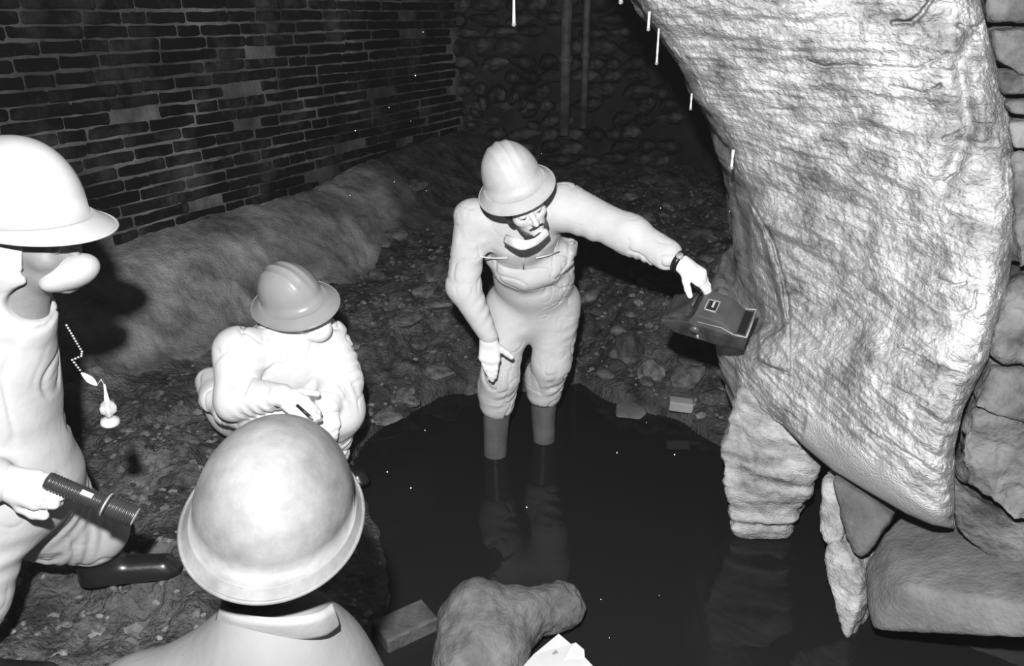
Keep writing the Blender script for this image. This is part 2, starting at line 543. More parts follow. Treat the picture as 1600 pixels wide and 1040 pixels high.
WD = np.array([math.sin(math.radians(26)), math.cos(math.radians(26))])   # run of the brick wall
WN = np.array([WD[1], -WD[0]])
W0 = np.array([-2.31, 4.25])

def ground_z(X, Y, rough=True):
    sd = poly_sd(X, Y, shore)
    if rough: sd = sd + 0.045 * fbm(np.stack([X * 5, Y * 5, 0 * X], -1), 3, 13)
    z = np.where(sd < 0, -0.22 * ss(0, 0.35, -sd) - 0.02, 0.05 + 0.17 * ss(0, 0.7, sd) + 0.10 * ss(0.6, 3.0, sd))
    z = z + 0.22 * ss(4.6, 7.6, Y)
    z = z - 0.05 * ss(-0.08, 0.10, -sd)
    # low bank of silt that rises to the brick wall
    wd = (X - W0[0]) * WN[0] + (Y - W0[1]) * WN[1]
    z = z + 0.38 * ss(0.80, 0.02, wd)
    # rubble mounds behind the pool
    z = z + 0.16 * np.exp(-((X - 1.05) ** 2 / 0.25 + (Y - 4.55) ** 2 / 0.35))
    z = z + 0.10 * np.exp(-((X + 0.5) ** 2 / 0.3 + (Y - 4.6) ** 2 / 0.3))
    if rough:
        p = np.stack([X, Y, 0 * X], -1)
        amp = ss(-0.1, 0.25, sd)
        left = ss(0.3, 1.2, wd)
        z = z + (0.35 + 0.65 * left) * amp * (0.075 * (1 - 2.2 * np.abs(fbm(p * 2.1, 4, 3))) + 0.035 * fbm(p * 7, 4, 8) - 0.03)
        z = z + amp * (0.4 + 0.6 * left) * 0.020 * (1 - 2 * np.abs(fbm(p * 13, 3, 21, 0.65)))
    return z

gx = np.linspace(-3.4, 2.4, 560); gy = np.linspace(0.1, 8.3, 700)
GX, GY = np.meshgrid(gx, gy, indexing='ij')
GZ = ground_z(GX, GY)
def grid_faces(nu, nv):
    i, j = np.meshgrid(np.arange(nu - 1), np.arange(nv - 1), indexing='ij')
    a = (i * nv + j).ravel()
    return np.stack([a, a + nv, a + nv + 1, a + 1], 1)
floor = mk('floor', np.stack([GX, GY, GZ], -1).reshape(-1, 3), grid_faces(560, 700), M_GROUND)
tag(floor, kind='structure')
_wd = (GX - W0[0]) * WN[0] + (GY - W0[1]) * WN[1]
_sd = poly_sd(GX, GY, shore)
_n = fbm(np.stack([GX * 1.7, GY * 1.7, 0 * GX], -1), 5, 44)
_silt = ss(0.75, 0.45, _wd + 0.25 * _n) + 0.30 * ss(0.35, 0.0, np.abs(_wd - 1.25 + 0.3 * _n) - 0.15) * ss(0.15, 0.5, _sd) + 0.12 * ss(0.1, 0.5, _n)
set_attr(floor, 'silt', np.clip(_silt * ss(0.0, 0.3, _sd) * ss(6.2, 4.0, GY), 0, 1))
def gz(x, y): return float(ground_z(np.array([x]), np.array([y]))[0])

wv = np.linspace(-1.2, 2.0, 60); wy = np.linspace(0.9, 4.6, 60)
WX, WY = np.meshgrid(wv, wy, indexing='ij')
keep = poly_sd(WX, WY, shore) < 0.22
V = np.stack([WX, WY, 0 * WX], -1).reshape(-1, 3); Fq = grid_faces(60, 60)
Fq = Fq[keep.ravel()[Fq].all(1)]
water = mk('pool_water', V, Fq, M_WATER)
tag(water, 'still black water of the flooded pool the boots stand in', 'water', kind='structure')

# ------------------------------------------------------------------ brick wall
random.seed(4)
S_LEN0, S_LEN1, WZ0, WZ1 = -0.75, 4.25, 0.55, 2.45
def wall_pt(s_, off, z):
    q = W0 + WD * s_ + WN * off
    return np.array([q[0], q[1], z])
ns, nz_ = 260, 110
sg, zg = np.meshgrid(np.linspace(S_LEN0 - 0.3, S_LEN1, ns), np.linspace(0.0, 2.9, nz_), indexing='ij')
pt = np.stack([W0[0] + WD[0] * sg, W0[1] + WD[1] * sg, zg], -1)
off = 0.010 * fbm(pt * 9, 4, 2) + 0.03 * fbm(pt * 1.3, 2, 6)
pt[..., 0] += WN[0] * off; pt[..., 1] += WN[1] * off
V = pt.reshape(-1, 3)
# give the wall thickness
back = V.copy(); back[:, 0] -= WN[0] * 0.35; back[:, 1] -= WN[1] * 0.35
Fq = grid_faces(ns, nz_)[:, ::-1]
wall_left = mk('wall_left', np.concatenate([V, back]), np.concatenate([Fq, Fq[:, ::-1] + len(V)]), M_MORTAR)
tag(wall_left, kind='structure')
course = 0.0735
brick_meshes = {}
def brick_mesh(L, var):
    key = (L, var)
    if key in brick_meshes: return brick_meshes[key]
    rr = random.Random(hash(key) & 0xffff)
    hx, hz, hy = L / 2 - 0.0055, course / 2 - 0.0052, 0.019
    nx = 7
    V = []; Fc = []
    top = [rr.uniform(-0.006, 0.002) for _ in range(nx)]; bot = [rr.uniform(-0.002, 0.006) for _ in range(nx)]
    rows = []
    for i in range(nx):
        x = -hx + 2 * hx * (0, .04, .25, .5, .75, .96, 1)[i]
        e = 0.003 if i in (0, nx - 1) else 0.0
        zt = hz + top[i] - e; zb = -hz + bot[i] + e
        dep = hy - (0.009 if i in (0, nx - 1) else rr.uniform(0, 0.005))
        rows.append([(x, -hy, zb), (x, dep - 0.008, zb), (x, dep, zb + 0.008), (x, dep, zt - 0.008), (x, dep - 0.008, zt), (x, -hy, zt)])
    for r in rows: V += r
    for i in range(nx - 1):
        for k in range(5):
            a = i * 6 + k
            Fc.append((a, a + 1, a + 7, a + 6))
    Fc.append((5, 4, 3, 2, 1, 0)); Fc.append(tuple((nx - 1) * 6 + k for k in range(6)))
    me = bpy.data.meshes.new('brick')
    me.from_pydata(V, [], Fc); me.update()
    bm = bmesh.new(); bm.from_mesh(me); bmesh.ops.recalc_face_normals(bm, faces=bm.faces); bm.to_mesh(me); bm.free()
    me.materials.append(M_BRICK)
    brick_meshes[key] = me
    return me
Rw = Matrix(((WD[0], WN[0], 0), (WD[1], WN[1], 0), (0, 0, 1)))
rot_e = Rw.to_euler() if Rw.determinant() > 0 else Matrix(((-WD[0], WN[0], 0), (-WD[1], WN[1], 0), (0, 0, 1))).to_euler()
nb = 0
zrow = 0.80
row = 0
while zrow < 2.17:
    s_ = S_LEN0 + (row % 2) * 0.13 + random.uniform(-0.1, 0.1)
    while s_ < S_LEN1 - 0.1:
        L = random.choice([0.17, 0.24, 0.28, 0.34, 0.34, 0.42]) if s_ < 2.6 else random.choice([0.28, 0.34, 0.42])
        sm = s_ + L / 2
        gap_l = 0.30 * ss(1.0, 0.7, zrow)         # low courses are lost under silt
        lost = random.random() < 0.05 + gap_l
        if not lost and sm + L / 2 < S_LEN1:
            o = bpy.data.objects.new('brick', brick_mesh(L, random.randrange(4)))
            COL.objects.link(o)
            base = wall_pt(sm, 0.0, zrow)
            of = 0.03 * fbm(np.array([base]) * 1.3, 2, 6)[0]
            pp = wall_pt(sm, of - 0.004 + random.uniform(-0.004, 0.004), zrow + 0.005 * math.sin(sm * 2.2 + row))
            o.parent = wall_left
            o.location = pp
            o.rotation_euler = (rot_e[0], rot_e[1] + random.uniform(-0.012, 0.012), rot_e[2])
            nb += 1
        s_ += L
    zrow += course
    row += 1

# ------------------------------------------------------------------ silt bank at the foot of the brick wall
ns, nd = 300, 60
sg, dg = np.meshgrid(np.linspace(S_LEN0 - 0.3, S_LEN1, ns), np.linspace(0, 1, nd), indexing='ij')
ox = dg * (0.66 + 0.22 * fbm(np.stack([sg * 2.3, 0 * sg, 0 * sg], -1), 4, 15))
bx = W0[0] + WD[0] * sg + WN[0] * (ox - 0.03); by = W0[1] + WD[1] * sg + WN[1] * (ox - 0.03)
topz = 0.80 + 0.05 * fbm(np.stack([sg * 2, 0 * sg, 0 * sg], -1), 3, 5)
g0 = ground_z(bx, by)
zz = topz * (1 - dg) ** 1.15 + (g0 - 0.05) * (1 - (1 - dg) ** 1.15)
pp = np.stack([bx, by, zz], -1)
zz = zz + 0.02 * fbm(pp * 5, 4, 9) * ss(0, 0.1, dg) + 0.008 * fbm(pp * 26, 3, 19)
zz = np.where((dg < 0.9) & (sg < 2.7), np.maximum(zz, g0 + 0.015), zz)
zz = zz - 0.25 * ss(2.5, 3.6, sg)
bank = mk('trim_1', np.stack([bx, by, zz], -1).reshape(-1, 3), grid_faces(ns, nd)[:, ::-1], M_SILT)
tag(bank, kind='structure')
set_attr(bank, 'dark_mix', np.clip(ss(0.62, 0.95, dg + 0.28 * fbm(np.stack([sg * 3, dg * 2, 0 * sg], -1), 5, 16)) + 0.85 * ss(1.7, 3.0, sg + 0.6 * fbm(np.stack([sg * 2, dg * 2, 0 * sg], -1), 4, 18)), 0, 1))  # mixes in the darker tone towards the outer edge and the far end

# ------------------------------------------------------------------ far wall of rubble, pipes
BY = 8.0
ns, nz_ = 90, 60
sg, zg = np.meshgrid(np.linspace(-0.9, 3.3, ns), np.linspace(0.0, 2.9, nz_), indexing='ij')
pt = np.stack([sg, BY + 0.05 * fbm(np.stack([sg * 2, 0 * sg, zg * 2], -1), 3, 4), zg], -1)
V = pt.reshape(-1, 3); bk = V + np.array([0, 0.4, 0])
Fq = grid_faces(ns, nz_)
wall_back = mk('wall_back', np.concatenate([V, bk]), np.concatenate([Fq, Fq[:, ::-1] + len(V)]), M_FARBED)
tag(wall_back, kind='structure')
rng = random.Random(11)
def pebble_mesh(seed, sub=2):
    bm = bmesh.new()
    bmesh.ops.create_icosphere(bm, subdivisions=sub, radius=1.0)
    r = random.Random(seed)
    cuts = [(Vector((r.uniform(-1, 1), r.uniform(-1, 1), r.uniform(-1, 1))).normalized(), r.uniform(0.55, 0.85)) for _ in range(9)]
    for v in bm.verts:
        for n, d in cuts:
            e = v.co.dot(n) - d
            if e > 0: v.co -= n * e * 0.9
        v.co *= 1 + r.uniform(-0.04, 0.04)
    me = bpy.data.meshes.new('stone')
    bm.to_mesh(me); bm.free()
    me.polygons.foreach_set('use_smooth', [False] * len(me.polygons))
    return me
def stone_set(n, m, sub=2):
    out = []
    for i in range(n):
        me = pebble_mesh(100 + i + n, sub); me.materials.append(m); out.append(me)
    return out
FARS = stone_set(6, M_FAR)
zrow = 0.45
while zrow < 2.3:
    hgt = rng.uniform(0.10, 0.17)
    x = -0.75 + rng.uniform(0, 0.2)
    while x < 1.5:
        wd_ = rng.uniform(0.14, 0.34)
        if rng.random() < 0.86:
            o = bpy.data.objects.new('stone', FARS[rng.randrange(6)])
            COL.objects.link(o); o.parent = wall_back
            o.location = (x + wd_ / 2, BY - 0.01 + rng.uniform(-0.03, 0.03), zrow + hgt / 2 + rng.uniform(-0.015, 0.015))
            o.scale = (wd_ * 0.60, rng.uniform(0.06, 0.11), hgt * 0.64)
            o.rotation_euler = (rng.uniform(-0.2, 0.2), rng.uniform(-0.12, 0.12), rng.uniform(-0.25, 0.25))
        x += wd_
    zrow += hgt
# blocked-up arch low in the far wall: ring stones
ac = PY(786, 205, BY - 0.07)
for k in range(9):
    a = math.pi * (k + 0.5) / 9
    o = bpy.data.objects.new('arch_stone', FARS[k % 6]); COL.objects.link(o); o.parent = wall_back
    o.location = ac + np.array([0.30 * math.cos(a), 0, 0.34 * math.sin(a)])
    o.scale = (0.055, 0.09, 0.085); o.rotation_euler = (0, math.pi / 2 - a, 0)
def pipe(px, y0, y1, r, label):
    a, b = PY(px, y0, BY - 0.30), PY(px, y1, BY - 0.30)
    b = np.array([a[0], a[1], b[2]])
    root = empty('drain_pipe', b, label, 'pipe')
    a[2] = 2.86
    MB().tube([a, b], r, 16).build('pipe_barrel', M_PIPE, root, True)
    for f in (0.35, 0.75):
        c = b + (a - b) * f
        MB().tube([c - [0, 0, 0.03], c + [0, 0, 0.03]], r * 1.3, 16).build('pipe_collar', M_PIPE, root, True)
        MB().box(c + np.array([0, r + 0.05, 0]), np.eye(3), (0.015, 0.05, 0.012)).build('wall_bracket', M_PIPE, root)
pipe(885, 60, 211, 0.05, 'upright rusty pipe on the far wall, left of the thinner one')
pipe(916, 60, 200, 0.032, 'thinner dark upright pipe on the far wall beside the thicker pipe')

# vault overhead (above the frame) closes the tunnel
ns, nz_ = 50, 70
ag, yg = np.meshgrid(np.linspace(0, math.pi, ns), np.linspace(1.6, 9.0, nz_), indexing='ij')
cx = 0.3 + (yg - 4) * 0.18
pt = np.stack([cx - 3.1 * np.cos(ag), yg, 2.35 + 0.75 * np.sin(ag)], -1)
pt[..., 2] += 0.06 * fbm(pt * 2, 4, 31)
Vv = pt.reshape(-1, 3); Fq = grid_faces(ns, nz_)
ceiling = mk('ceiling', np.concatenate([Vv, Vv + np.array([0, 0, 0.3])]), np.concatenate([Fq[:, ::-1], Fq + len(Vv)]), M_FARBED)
tag(ceiling, kind='structure')

# ------------------------------------------------------------------ the rock pier on the right
def tab(t): a = np.array(t, float); return lambda y: np.interp(y, a[:, 0], a[:, 1])
Lp = tab([(-140, 905), (0, 995), (50, 1030), (100, 1062), (150, 1095), (200, 1127), (250, 1147), (300, 1167), (350, 1171), (420, 1175),
          (480, 1181), (515, 1176), (540, 1160), (560, 1147), (600, 1150), (650, 1152), (900, 1152)])
Rp = tab([(-140, 1520), (0, 1532), (60, 1546), (150, 1570), (230, 1586), (300, 1592), (400, 1582), (470, 1572), (560, 1545), (640, 1505),
          (700, 1492), (780, 1492), (900, 1488)])
Bp = tab([(0, 655), (0.1, 648), (0.2, 662), (0.29, 693), (0.44, 735), (0.58, 764), (0.78, 803), (0.9, 820), (1.0, 826)])
tLp = tab([(-140, 2.55), (0, 2.66), (300, 3.0), (490, 3.14), (840, 3.2)])
tRp = tab([(-140, 1.86), (0, 1.9), (300, 1.95), (560, 2.02), (840, 2.25)])
NS, NV = 430, 560
sg, vg = np.meshgrid(np.linspace(0, 1, NS) ** 1.15, np.linspace(0, 1, NV), indexing='ij')
pyg = -140 + vg * (Bp(sg) + 140)
Lg, Rg = Lp(pyg), Rp(pyg)
jit = 5 * fbm(np.stack([pyg / 26, 0 * pyg, 0 * pyg], -1), 3, 77)
pxg = (Lg + jit * (1 - sg) ** 6) + (Rg - Lg) * sg
tg = tLp(pyg) + (tRp(pyg) - tLp(pyg)) * (1 - (1 - sg) ** 1.35)
# the set-back facet on the left edge, beside the long crack
crack_x = np.interp(pyg, [300, 360, 420, 470, 510, 540], [1166, 1192, 1212, 1224, 1230, 1190])
fac = ss(0, 10, crack_x - pxg) * ss(300, 320, pyg) * ss(540, 505, pyg)
tg = tg + fac * (0.07 + 0.0030 * (crack_x - pxg))
# rounding towards both edges
tg = tg + 0.10 * np.exp(-sg / 0.02) + 0.16 * np.exp(-(1 - sg) / 0.045)
# lower lip curls under
tg = tg + 0.10 * np.exp(-(1 - vg) / 0.012)
base = P(pxg, pyg, tg)
tilt = 0.42 * ss(2.0, 0.9, base[..., 2])
bed = base[..., 2] + tilt * (base[..., 0] - 0.9) + 0.02 * fbm(base * 3, 2, 50)
lat = base[..., 0] - base[..., 1]
smooth_patch = ss(0, 30, pyg - np.interp(pxg, [1245, 1262, 1300, 1400, 1480, 1500], [700, 632, 660, 720, 790, 840])) * ss(1240, 1256, pxg)
aw = 1 - 0.85 * smooth_patch
st = fbm(np.stack([lat * 2.4, lat * 0, bed * 34], -1), 3, 60)
st2 = fbm(np.stack([lat * 5, lat * 0, bed * 75], -1), 2, 64)
disp = aw * (0.015 * st + 0.006 * st2) + 0.05 * fbm(base * 2.4, 3, 70) + aw * 0.024 * fbm(base * 8, 4, 71) + aw * 0.012 * fbm(base * 34 * np.array([1, 1, 1.6]), 4, 72, 0.65)
# broken steps of the layers near the right edge
disp = disp + 0.014 * smooth_patch
disp = disp + aw * 0.02 * (np.abs((bed * 19) % 1 - 0.5) * 2 - 0.5) * ss(0.55, 0.9, sg) * ss(420, 560, pyg)
def polydist(pl):
    d = np.full(pxg.shape, 1e9)
    for (x0, y0), (x1, y1) in zip(pl[:-1], pl[1:]):
        e2 = (x1 - x0) ** 2 + (y1 - y0) ** 2
        t = np.clip(((pxg - x0) * (x1 - x0) + (pyg - y0) * (y1 - y0)) / e2, 0, 1)
        d = np.minimum(d, np.hypot(pxg - x0 - t * (x1 - x0), pyg - y0 - t * (y1 - y0)))
    return d
wob = 3 * fbm(np.stack([pxg / 14, pyg / 14, 0 * pxg], -1), 2, 90)
for pl, wpx, dep in [([(1396, 36), (1424, 34), (1440, 22), (1458, -5)], 3.2, 0.045),
                     ([(1262, 96), (1288, 104), (1330, 103), (1380, 106), (1432, 108), (1480, 84)], 2.6, 0.03),
                     ([(1200, 110), (1240, 120), (1275, 128)], 2.0, 0.015),
                     ([(1390, 135), (1444, 146), (1468, 134)], 2.4, 0.03),
                     ([(1200, 170), (1250, 175)], 2.0, 0.015), ([(1300, 252), (1352, 298)], 2.0, 0.015), ([(1360, 250), (1400, 268)], 2, 0.015),
                     ([(1462, 284), (1480, 282), (1500, 265)], 2.2, 0.03), ([(1474, 218), (1500, 206)], 2, 0.02),
                     ([(1464, 436), (1490, 446), (1508, 443)], 2.2, 0.03), ([(1462, 478), (1500, 490), (1520, 480), (1525, 455)], 2.2, 0.025),
                     ([(1165, 305), (1190, 345), (1210, 385), (1224, 440), (1232, 495)], 3.0, 0.04),
                     ([(1182, 562), (1205, 575), (1232, 582)], 2.6, 0.035), ([(1410, 545), (1470, 575), (1505, 585)], 2.2, 0.025),
                     ([(1385, 600), (1440, 625), (1490, 655)], 2.2, 0.02), ([(1345, 668), (1400, 700), (1440, 722)], 2.0, 0.02),
                     ([(1500, 40), (1530, 45), (1545, 20)], 2.5, 0.03)]:
    disp = disp - dep * np.exp(-((polydist(pl) + wob) / wpx) ** 2)
# the soft vertical trough left of the right-hand ridge
disp = disp - 0.045 * np.exp(-(polydist([(1520, 60), (1500, 100), (1515, 200), (1490, 260), (1475, 290)]) / 14) ** 2)
# little ledge block near the lantern
disp = disp + 0.045 * ss(6, 0, np.maximum(np.maximum(1188 - pxg, pxg - 1232), np.maximum(508 - pyg, pyg - (562 + 0.45 * (pxg - 1188)))))
pos = base - ray(pxg, pyg) * (disp / 1.0)[..., None]
# wrap the sides and the underside backwards so that the pier is a closed mass
edgeL = pos[0]; edgeR = pos[-1]
cols = [pos]
nb_ = 14
left = np.stack([edgeL + np.array([0.22 * f ** 1.5, 1.25 * f, 0]) + 0.05 * (fbm((edgeL + [f, 2 * f, 0]) * 3, 3, 80) - fbm(edgeL * 3, 3, 80))[:, None] * [1, 0, 0]
                 for f in np.linspace(1, 1 / nb_, nb_)], 0)
right = np.stack([edgeR + np.array([0.30 * f, 0.75 * f, 0]) for f in np.linspace(1 / nb_, 1, nb_)], 0)
allp = np.concatenate([left, pos, right], 0)
bot = np.stack([allp[:, -1] + np.array([0.05, 0.55 * f, 0.10 * f]) for f in np.linspace(0.15, 1, 6)], 1)
allp = np.concatenate([allp, bot], 1)
n0, n1 = allp.shape[:2]
wall_right = mk('wall_right', allp.reshape(-1, 3), grid_faces(n0, n1)[:, ::-1], M_ROCK)
tag(wall_right, kind='structure')
pa = np.zeros(allp.shape[:2]); pa[nb_:nb_ + NS, :NV] = smooth_patch
set_attr(wall_right, 'patch', pa)
# solid core behind the face
core = [P(1250, -140, 3.2), P(1700, -140, 2.15), P(1700, 700, 2.3), P(1270, 640, 3.5), P(1250, -140, 4.4), P(1750, -140, 4.0), P(1750, 700, 4.0), P(1270, 600, 4.5)]
rock('rock_core', core, M_ROCKDARK, wall_right, 0.04, 0.1, 0.05, 3, 5, 0.01)
# smooth mortared lip along the lower edge is a stone of its own
# coursed stones and rough rock right of the ridge
def wstone(poly, back, seed, m=M_ROCKDARK, name='stone', amp=0.02, **kw):
    return rock(name, slab_pts(poly, back), m, wall_right, 0.010, 0.014, amp, 7, seed, 0.006, **kw)
bk = (0.15, 0.35, 0)
wstone([(1534, -70, 2.02), (1680, -70, 1.96), (1680, 33, 1.96), (1546, 36, 2.02)], bk, 1)
wstone([(1544, 40, 2.02), (1680, 39, 1.96), (1680, 122, 1.96), (1600, 123, 1.99), (1552, 100, 2.02)], bk, 2, amp=0.012)
wstone([(1552, 106, 2.04), (1598, 128, 2.0), (1680, 127, 1.97), (1680, 150, 1.97), (1566, 152, 2.03)], bk, 3, amp=0.006)
wstone([(1560, 155, 2.04), (1680, 154, 1.98), (1680, 185, 1.98), (1578, 184, 2.03)], bk, 4, amp=0.006)
wstone([(1570, 187, 2.05), (1680, 188, 1.98), (1680, 238, 1.98), (1582, 238, 2.03)], bk, 5, amp=0.008)
wstone([(1580, 241, 2.05), (1680, 241, 1.98), (1680, 420, 2.02), (1584, 430, 2.1)], bk, 6, amp=0.04)
wstone([(1574, 440, 2.12), (1680, 425, 2.03), (1680, 585, 2.06), (1550, 560, 2.14)], bk, 7, amp=0.05)
wstone([(1515, 640, 2.18), (1548, 572, 2.16), (1680, 590, 2.08), (1680, 690, 2.1), (1600, 660, 2.12)], bk, 8, amp=0.03)
wstone([(1492, 690, 2.22), (1520, 648, 2.2), (1590, 652, 2.15), (1680, 710, 2.12), (1680, 860, 2.2), (1590, 822, 2.2), (1505, 764, 2.28)], bk, 9, amp=0.06)
wstone([(1482, 752, 2.36), (1590, 826, 2.28), (1680, 868, 2.22), (1680, 930, 2.3), (1540, 870, 2.42), (1495, 835, 2.44)], bk, 10, amp=0.02)

# the coursed stones go on to the right, out of the frame
rg = random.Random(8); yy_ = -60
while yy_ < 700:
    hh_ = rg.uniform(60, 110); x_ = 1690 + rg.uniform(0, 20)
    while x_ < 2050:
        ww_ = rg.uniform(110, 190)
        tt_ = 1.98 - (x_ - 1690) * 0.0004
        rock('stone', slab_pts([(x_, yy_, tt_), (x_ + ww_ - 6, yy_, tt_ - .03), (x_ + ww_ - 6, yy_ + hh_ - 6, tt_ - .03), (x_, yy_ + hh_ - 6, tt_)], (0.15, 0.4, 0)), M_ROCKDARK, wall_right, 0.018, 0.02, 0.02, 6, int(x_ + yy_), 0.006)
        x_ += ww_
    yy_ += hh_

# ------------------------------------------------------------------ blocks below the pier
rock('boulder', slab_pts([(1152, 590, 3.10), (1200, 630, 3.02), (1255, 690, 2.96), (1284, 735, 3.0), (1264, 790, 3.1), (1230, 842, 3.24), (1142, 846, 3.26),
     (1130, 792, 3.2), (1118, 712, 3.16), (1136, 660, 3.14)], (0.25, 0.55, -0.05)), M_ROCK, None, 0.009, 0.03, 0.035, 6, 21, 0.008,
     'layered pale rock bulging under the left end of the big pier, at the water', 'rock', 0.02)
rock('wedge_stone', slab_pts([(1284, 742, 2.86), (1318, 770, 2.80), (1322, 840, 2.76), (1300, 870, 2.78), (1275, 830, 2.86)], (0.2, 0.3, -0.02)), M_ROCK, None,
     0.009, 0.02, 0.015, 8, 22, 0.006, 'small pale upright stone wedged beneath the pier, next to the bulging rock', 'rock')
rock('wedge_stone', slab_pts([(1276, 858, 2.82), (1302, 836, 2.78), (1332, 880, 2.70), (1348, 920, 2.68), (1338, 985, 2.70), (1320, 1012, 2.72), (1302, 960, 2.76)], (0.22, 0.22, -0.05)),
     M_ROCK, None, 0.009, 0.02, 0.018, 8, 23, 0.008, 'narrow pointed stone slab standing on end at the pool edge', 'rock', 0.012)
rock('wedge_stone', slab_pts([(1290, 738, 2.74), (1345, 768, 2.66), (1402, 806, 2.60), (1384, 832, 2.60), (1350, 880, 2.64), (1328, 866, 2.70)], (0.22, 0.3, -0.02)),
     M_BLOCK, None, 0.009, 0.02, 0.012, 8, 24, 0.006, 'grey triangular stone filling the gap under the pier lip', 'rock')
rock('stone_block', [P(1410, 918, 2.40), P(1384, 822, 2.70), P(1420, 800, 2.74), P(1500, 806, 2.66), P(1680, 870, 2.34), P(1680, 955, 2.08), P(1362, 985, 2.50), P(1346, 885, 2.66),
     P(1680, 1002, 2.08), P(1352, 940, 2.60), P(1400, 940, 3.0), P(1700, 960, 2.7)], M_BLOCK, None, 0.008, 0.018, 0.008, 5, 25, 0.003,
     'large squared stone block with a bright corner, lowest at the right', 'rock')
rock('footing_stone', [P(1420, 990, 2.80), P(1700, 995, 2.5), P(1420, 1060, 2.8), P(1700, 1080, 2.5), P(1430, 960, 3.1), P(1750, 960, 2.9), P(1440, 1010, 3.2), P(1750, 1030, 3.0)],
     M_FARBED, None, 0.014, 0.04, 0.03, 5, 26, 0.008, 'rough footing stone under the squared block, its undercut shade put into the dark colour', 'rock')  # near-black colour stands in for the undercut shade below the block
# smooth pale lip (dressed stone) along the lower edge of the pier
# ------------------------------------------------------------------ calcite straws and drips
def straw(px, y0, y1, t, r, label, top=None, n=7):
    a, b = P(px, y0, t), P(px, y1, t)
    a = np.array([b[0], b[1], a[2] if top is None else top])
    rr = random.Random(px)
    pts = [a + (b - a) * f for f in np.linspace(0, 1, n)]
    rs = [r * rr.uniform(0.7, 1.25) for _ in range(n)]; rs[-1] = r * 1.3
    root = empty('straw_stalactite', a, label, 'stalactite')
    MB().tube(pts, rs, 8).build('straw', M_CALCITE, root, True)
    MB().sphere(b, r * 1.6, 10, 7).build('water_drop', M_GLASS, root, True)
straw(803, -20, 38, 2.3, 0.004, 'thin white straw stalactite hanging at the top centre above the grey-suited man', 2.95, 12)
straw(1013, 18, 46, 2.62, 0.004, 'short knobbly drip on the pier edge near the top of the frame')
straw(1026, 44, 99, 2.62, 0.0035, 'slender beaded straw hanging off the pier edge, longest of those on the rock', None, 10)
straw(970, -40, 3, 2.6, 0.005, 'drip tip showing at the top edge left of the pier', 2.6)
straw(1143, 232, 262, 2.92, 0.005, 'stubby pale drip half way down the pier edge')
straw(1079, 145, 170, 2.7, 0.003, 'tiny drip on the pier edge between the long straw and the stubby one')

# ------------------------------------------------------------------ loose stones and pieces around the pool
RUB = stone_set(8, M_STONE)
rng = random.Random(5)
def loose(x, y, sx, sy, sz, rz, k, sink=0.4):
    o = bpy.data.objects.new('stone', RUB[k % 8]); COL.objects.link(o); o.parent = floor
    o.location = (x, y, gz(x, y) + sz * (1 - 2 * sink) * 0.5)
    o.scale = (sx, sy, sz); o.rotation_euler = (rng.uniform(-0.25, 0.25), rng.uniform(-0.25, 0.25), rz)
for (px, py, z, sx, sy, sz) in [(690, 596, 0.06, .13, .10, .05), (640, 630, 0.05, .08, .06, .04), (735, 590, .08, .07, .06, .05), (985, 560, .15, .15, .10, .10), (1020, 590, .12, .10, .09, .08),
                                (945, 590, .08, .07, .05, .05), (1075, 600, .12, .13, .10, .08), (965, 540, .16, .06, .05, .05), (1115, 640, .05, .10, .08, .06), (1010, 612, .06, .10, .05, .04),
                                (905, 480, .2, .06, .05, .05), (1000, 455, .25, .09, .07, .07), (930, 440, .25, .07, .06, .05), (600, 650, .05, .10, .08, .03), (1110, 410, .3, .16, .09, .06),
                                (1150, 375, .35, .14, .09, .06), (655, 360, .3, .14, .10, .06), (620, 400, .28, .12, .09, .05), (590, 440, .25, .10, .08, .05), (660, 480, .2, .13, .10, .05), (640, 540, .15, .12, .10, .05)]:
    c = PZ(px, py, z); loose(c[0], c[1], sx, sy, sz, rng.uniform(0, 3), rng.randrange(8))
for i in range(150):
    x, y = rng.uniform(-1.5, 1.9), rng.uniform(3.5, 7.3)
    sd = poly_sd(np.array([x]), np.array([y]), shore)[0]
    wdd = (x - W0[0]) * WN[0] + (y - W0[1]) * WN[1]
    if sd < 0.05 or wdd < 0.9: continue
    s0 = rng.uniform(0.03, 0.11)
    loose(x, y, s0 * rng.uniform(0.9, 1.6), s0, s0 * rng.uniform(0.4, 0.7), rng.uniform(0, 3), rng.randrange(8))
for i in range(70):
    x, y = rng.uniform(-1.9, -0.55), rng.uniform(1.7, 3.9)
    sd = poly_sd(np.array([x]), np.array([y]), shore)[0]
    if sd < 0.03: continue
    s0 = rng.uniform(0.012, 0.035)
    loose(x, y, s0 * rng.uniform(0.9, 1.6), s0, s0 * 0.6, rng.uniform(0, 3), rng.randrange(8))

# gravel too small to count
ico = pebble_mesh(7, 1)
iv = np.array([v.co for v in ico.vertices]); ifc = np.array([p.vertices for p in ico.polygons])
nrg = np.random.RandomState(3)
gxp, gyp = nrg.uniform(-2.0, 1.7, 5200), nrg.uniform(1.3, 7.0, 5200)
gsd = poly_sd(gxp, gyp, shore); gwd = (gxp - W0[0]) * WN[0] + (gyp - W0[1]) * WN[1]
ok = (gsd > 0.02) & (gwd > 0.7); gxp, gyp = gxp[ok], gyp[ok]
gsz = nrg.uniform(.006, .022, len(gxp)) * np.where(nrg.rand(len(gxp)) < .12, 1.8, 1.0)
gzp = ground_z(gxp, gyp)
VV, FF = [], []
for i in range(len(gxp)):
    a_ = nrg.uniform(0, 6.28); ca, sa = math.cos(a_), math.sin(a_)
    q = iv * np.array([1.3, 0.9, 0.6]) * gsz[i]
    VV.append(np.stack([q[:, 0] * ca - q[:, 1] * sa + gxp[i], q[:, 0] * sa + q[:, 1] * ca + gyp[i], q[:, 2] + gzp[i] + gsz[i] * .1], 1)); FF.append(ifc + i * len(iv))
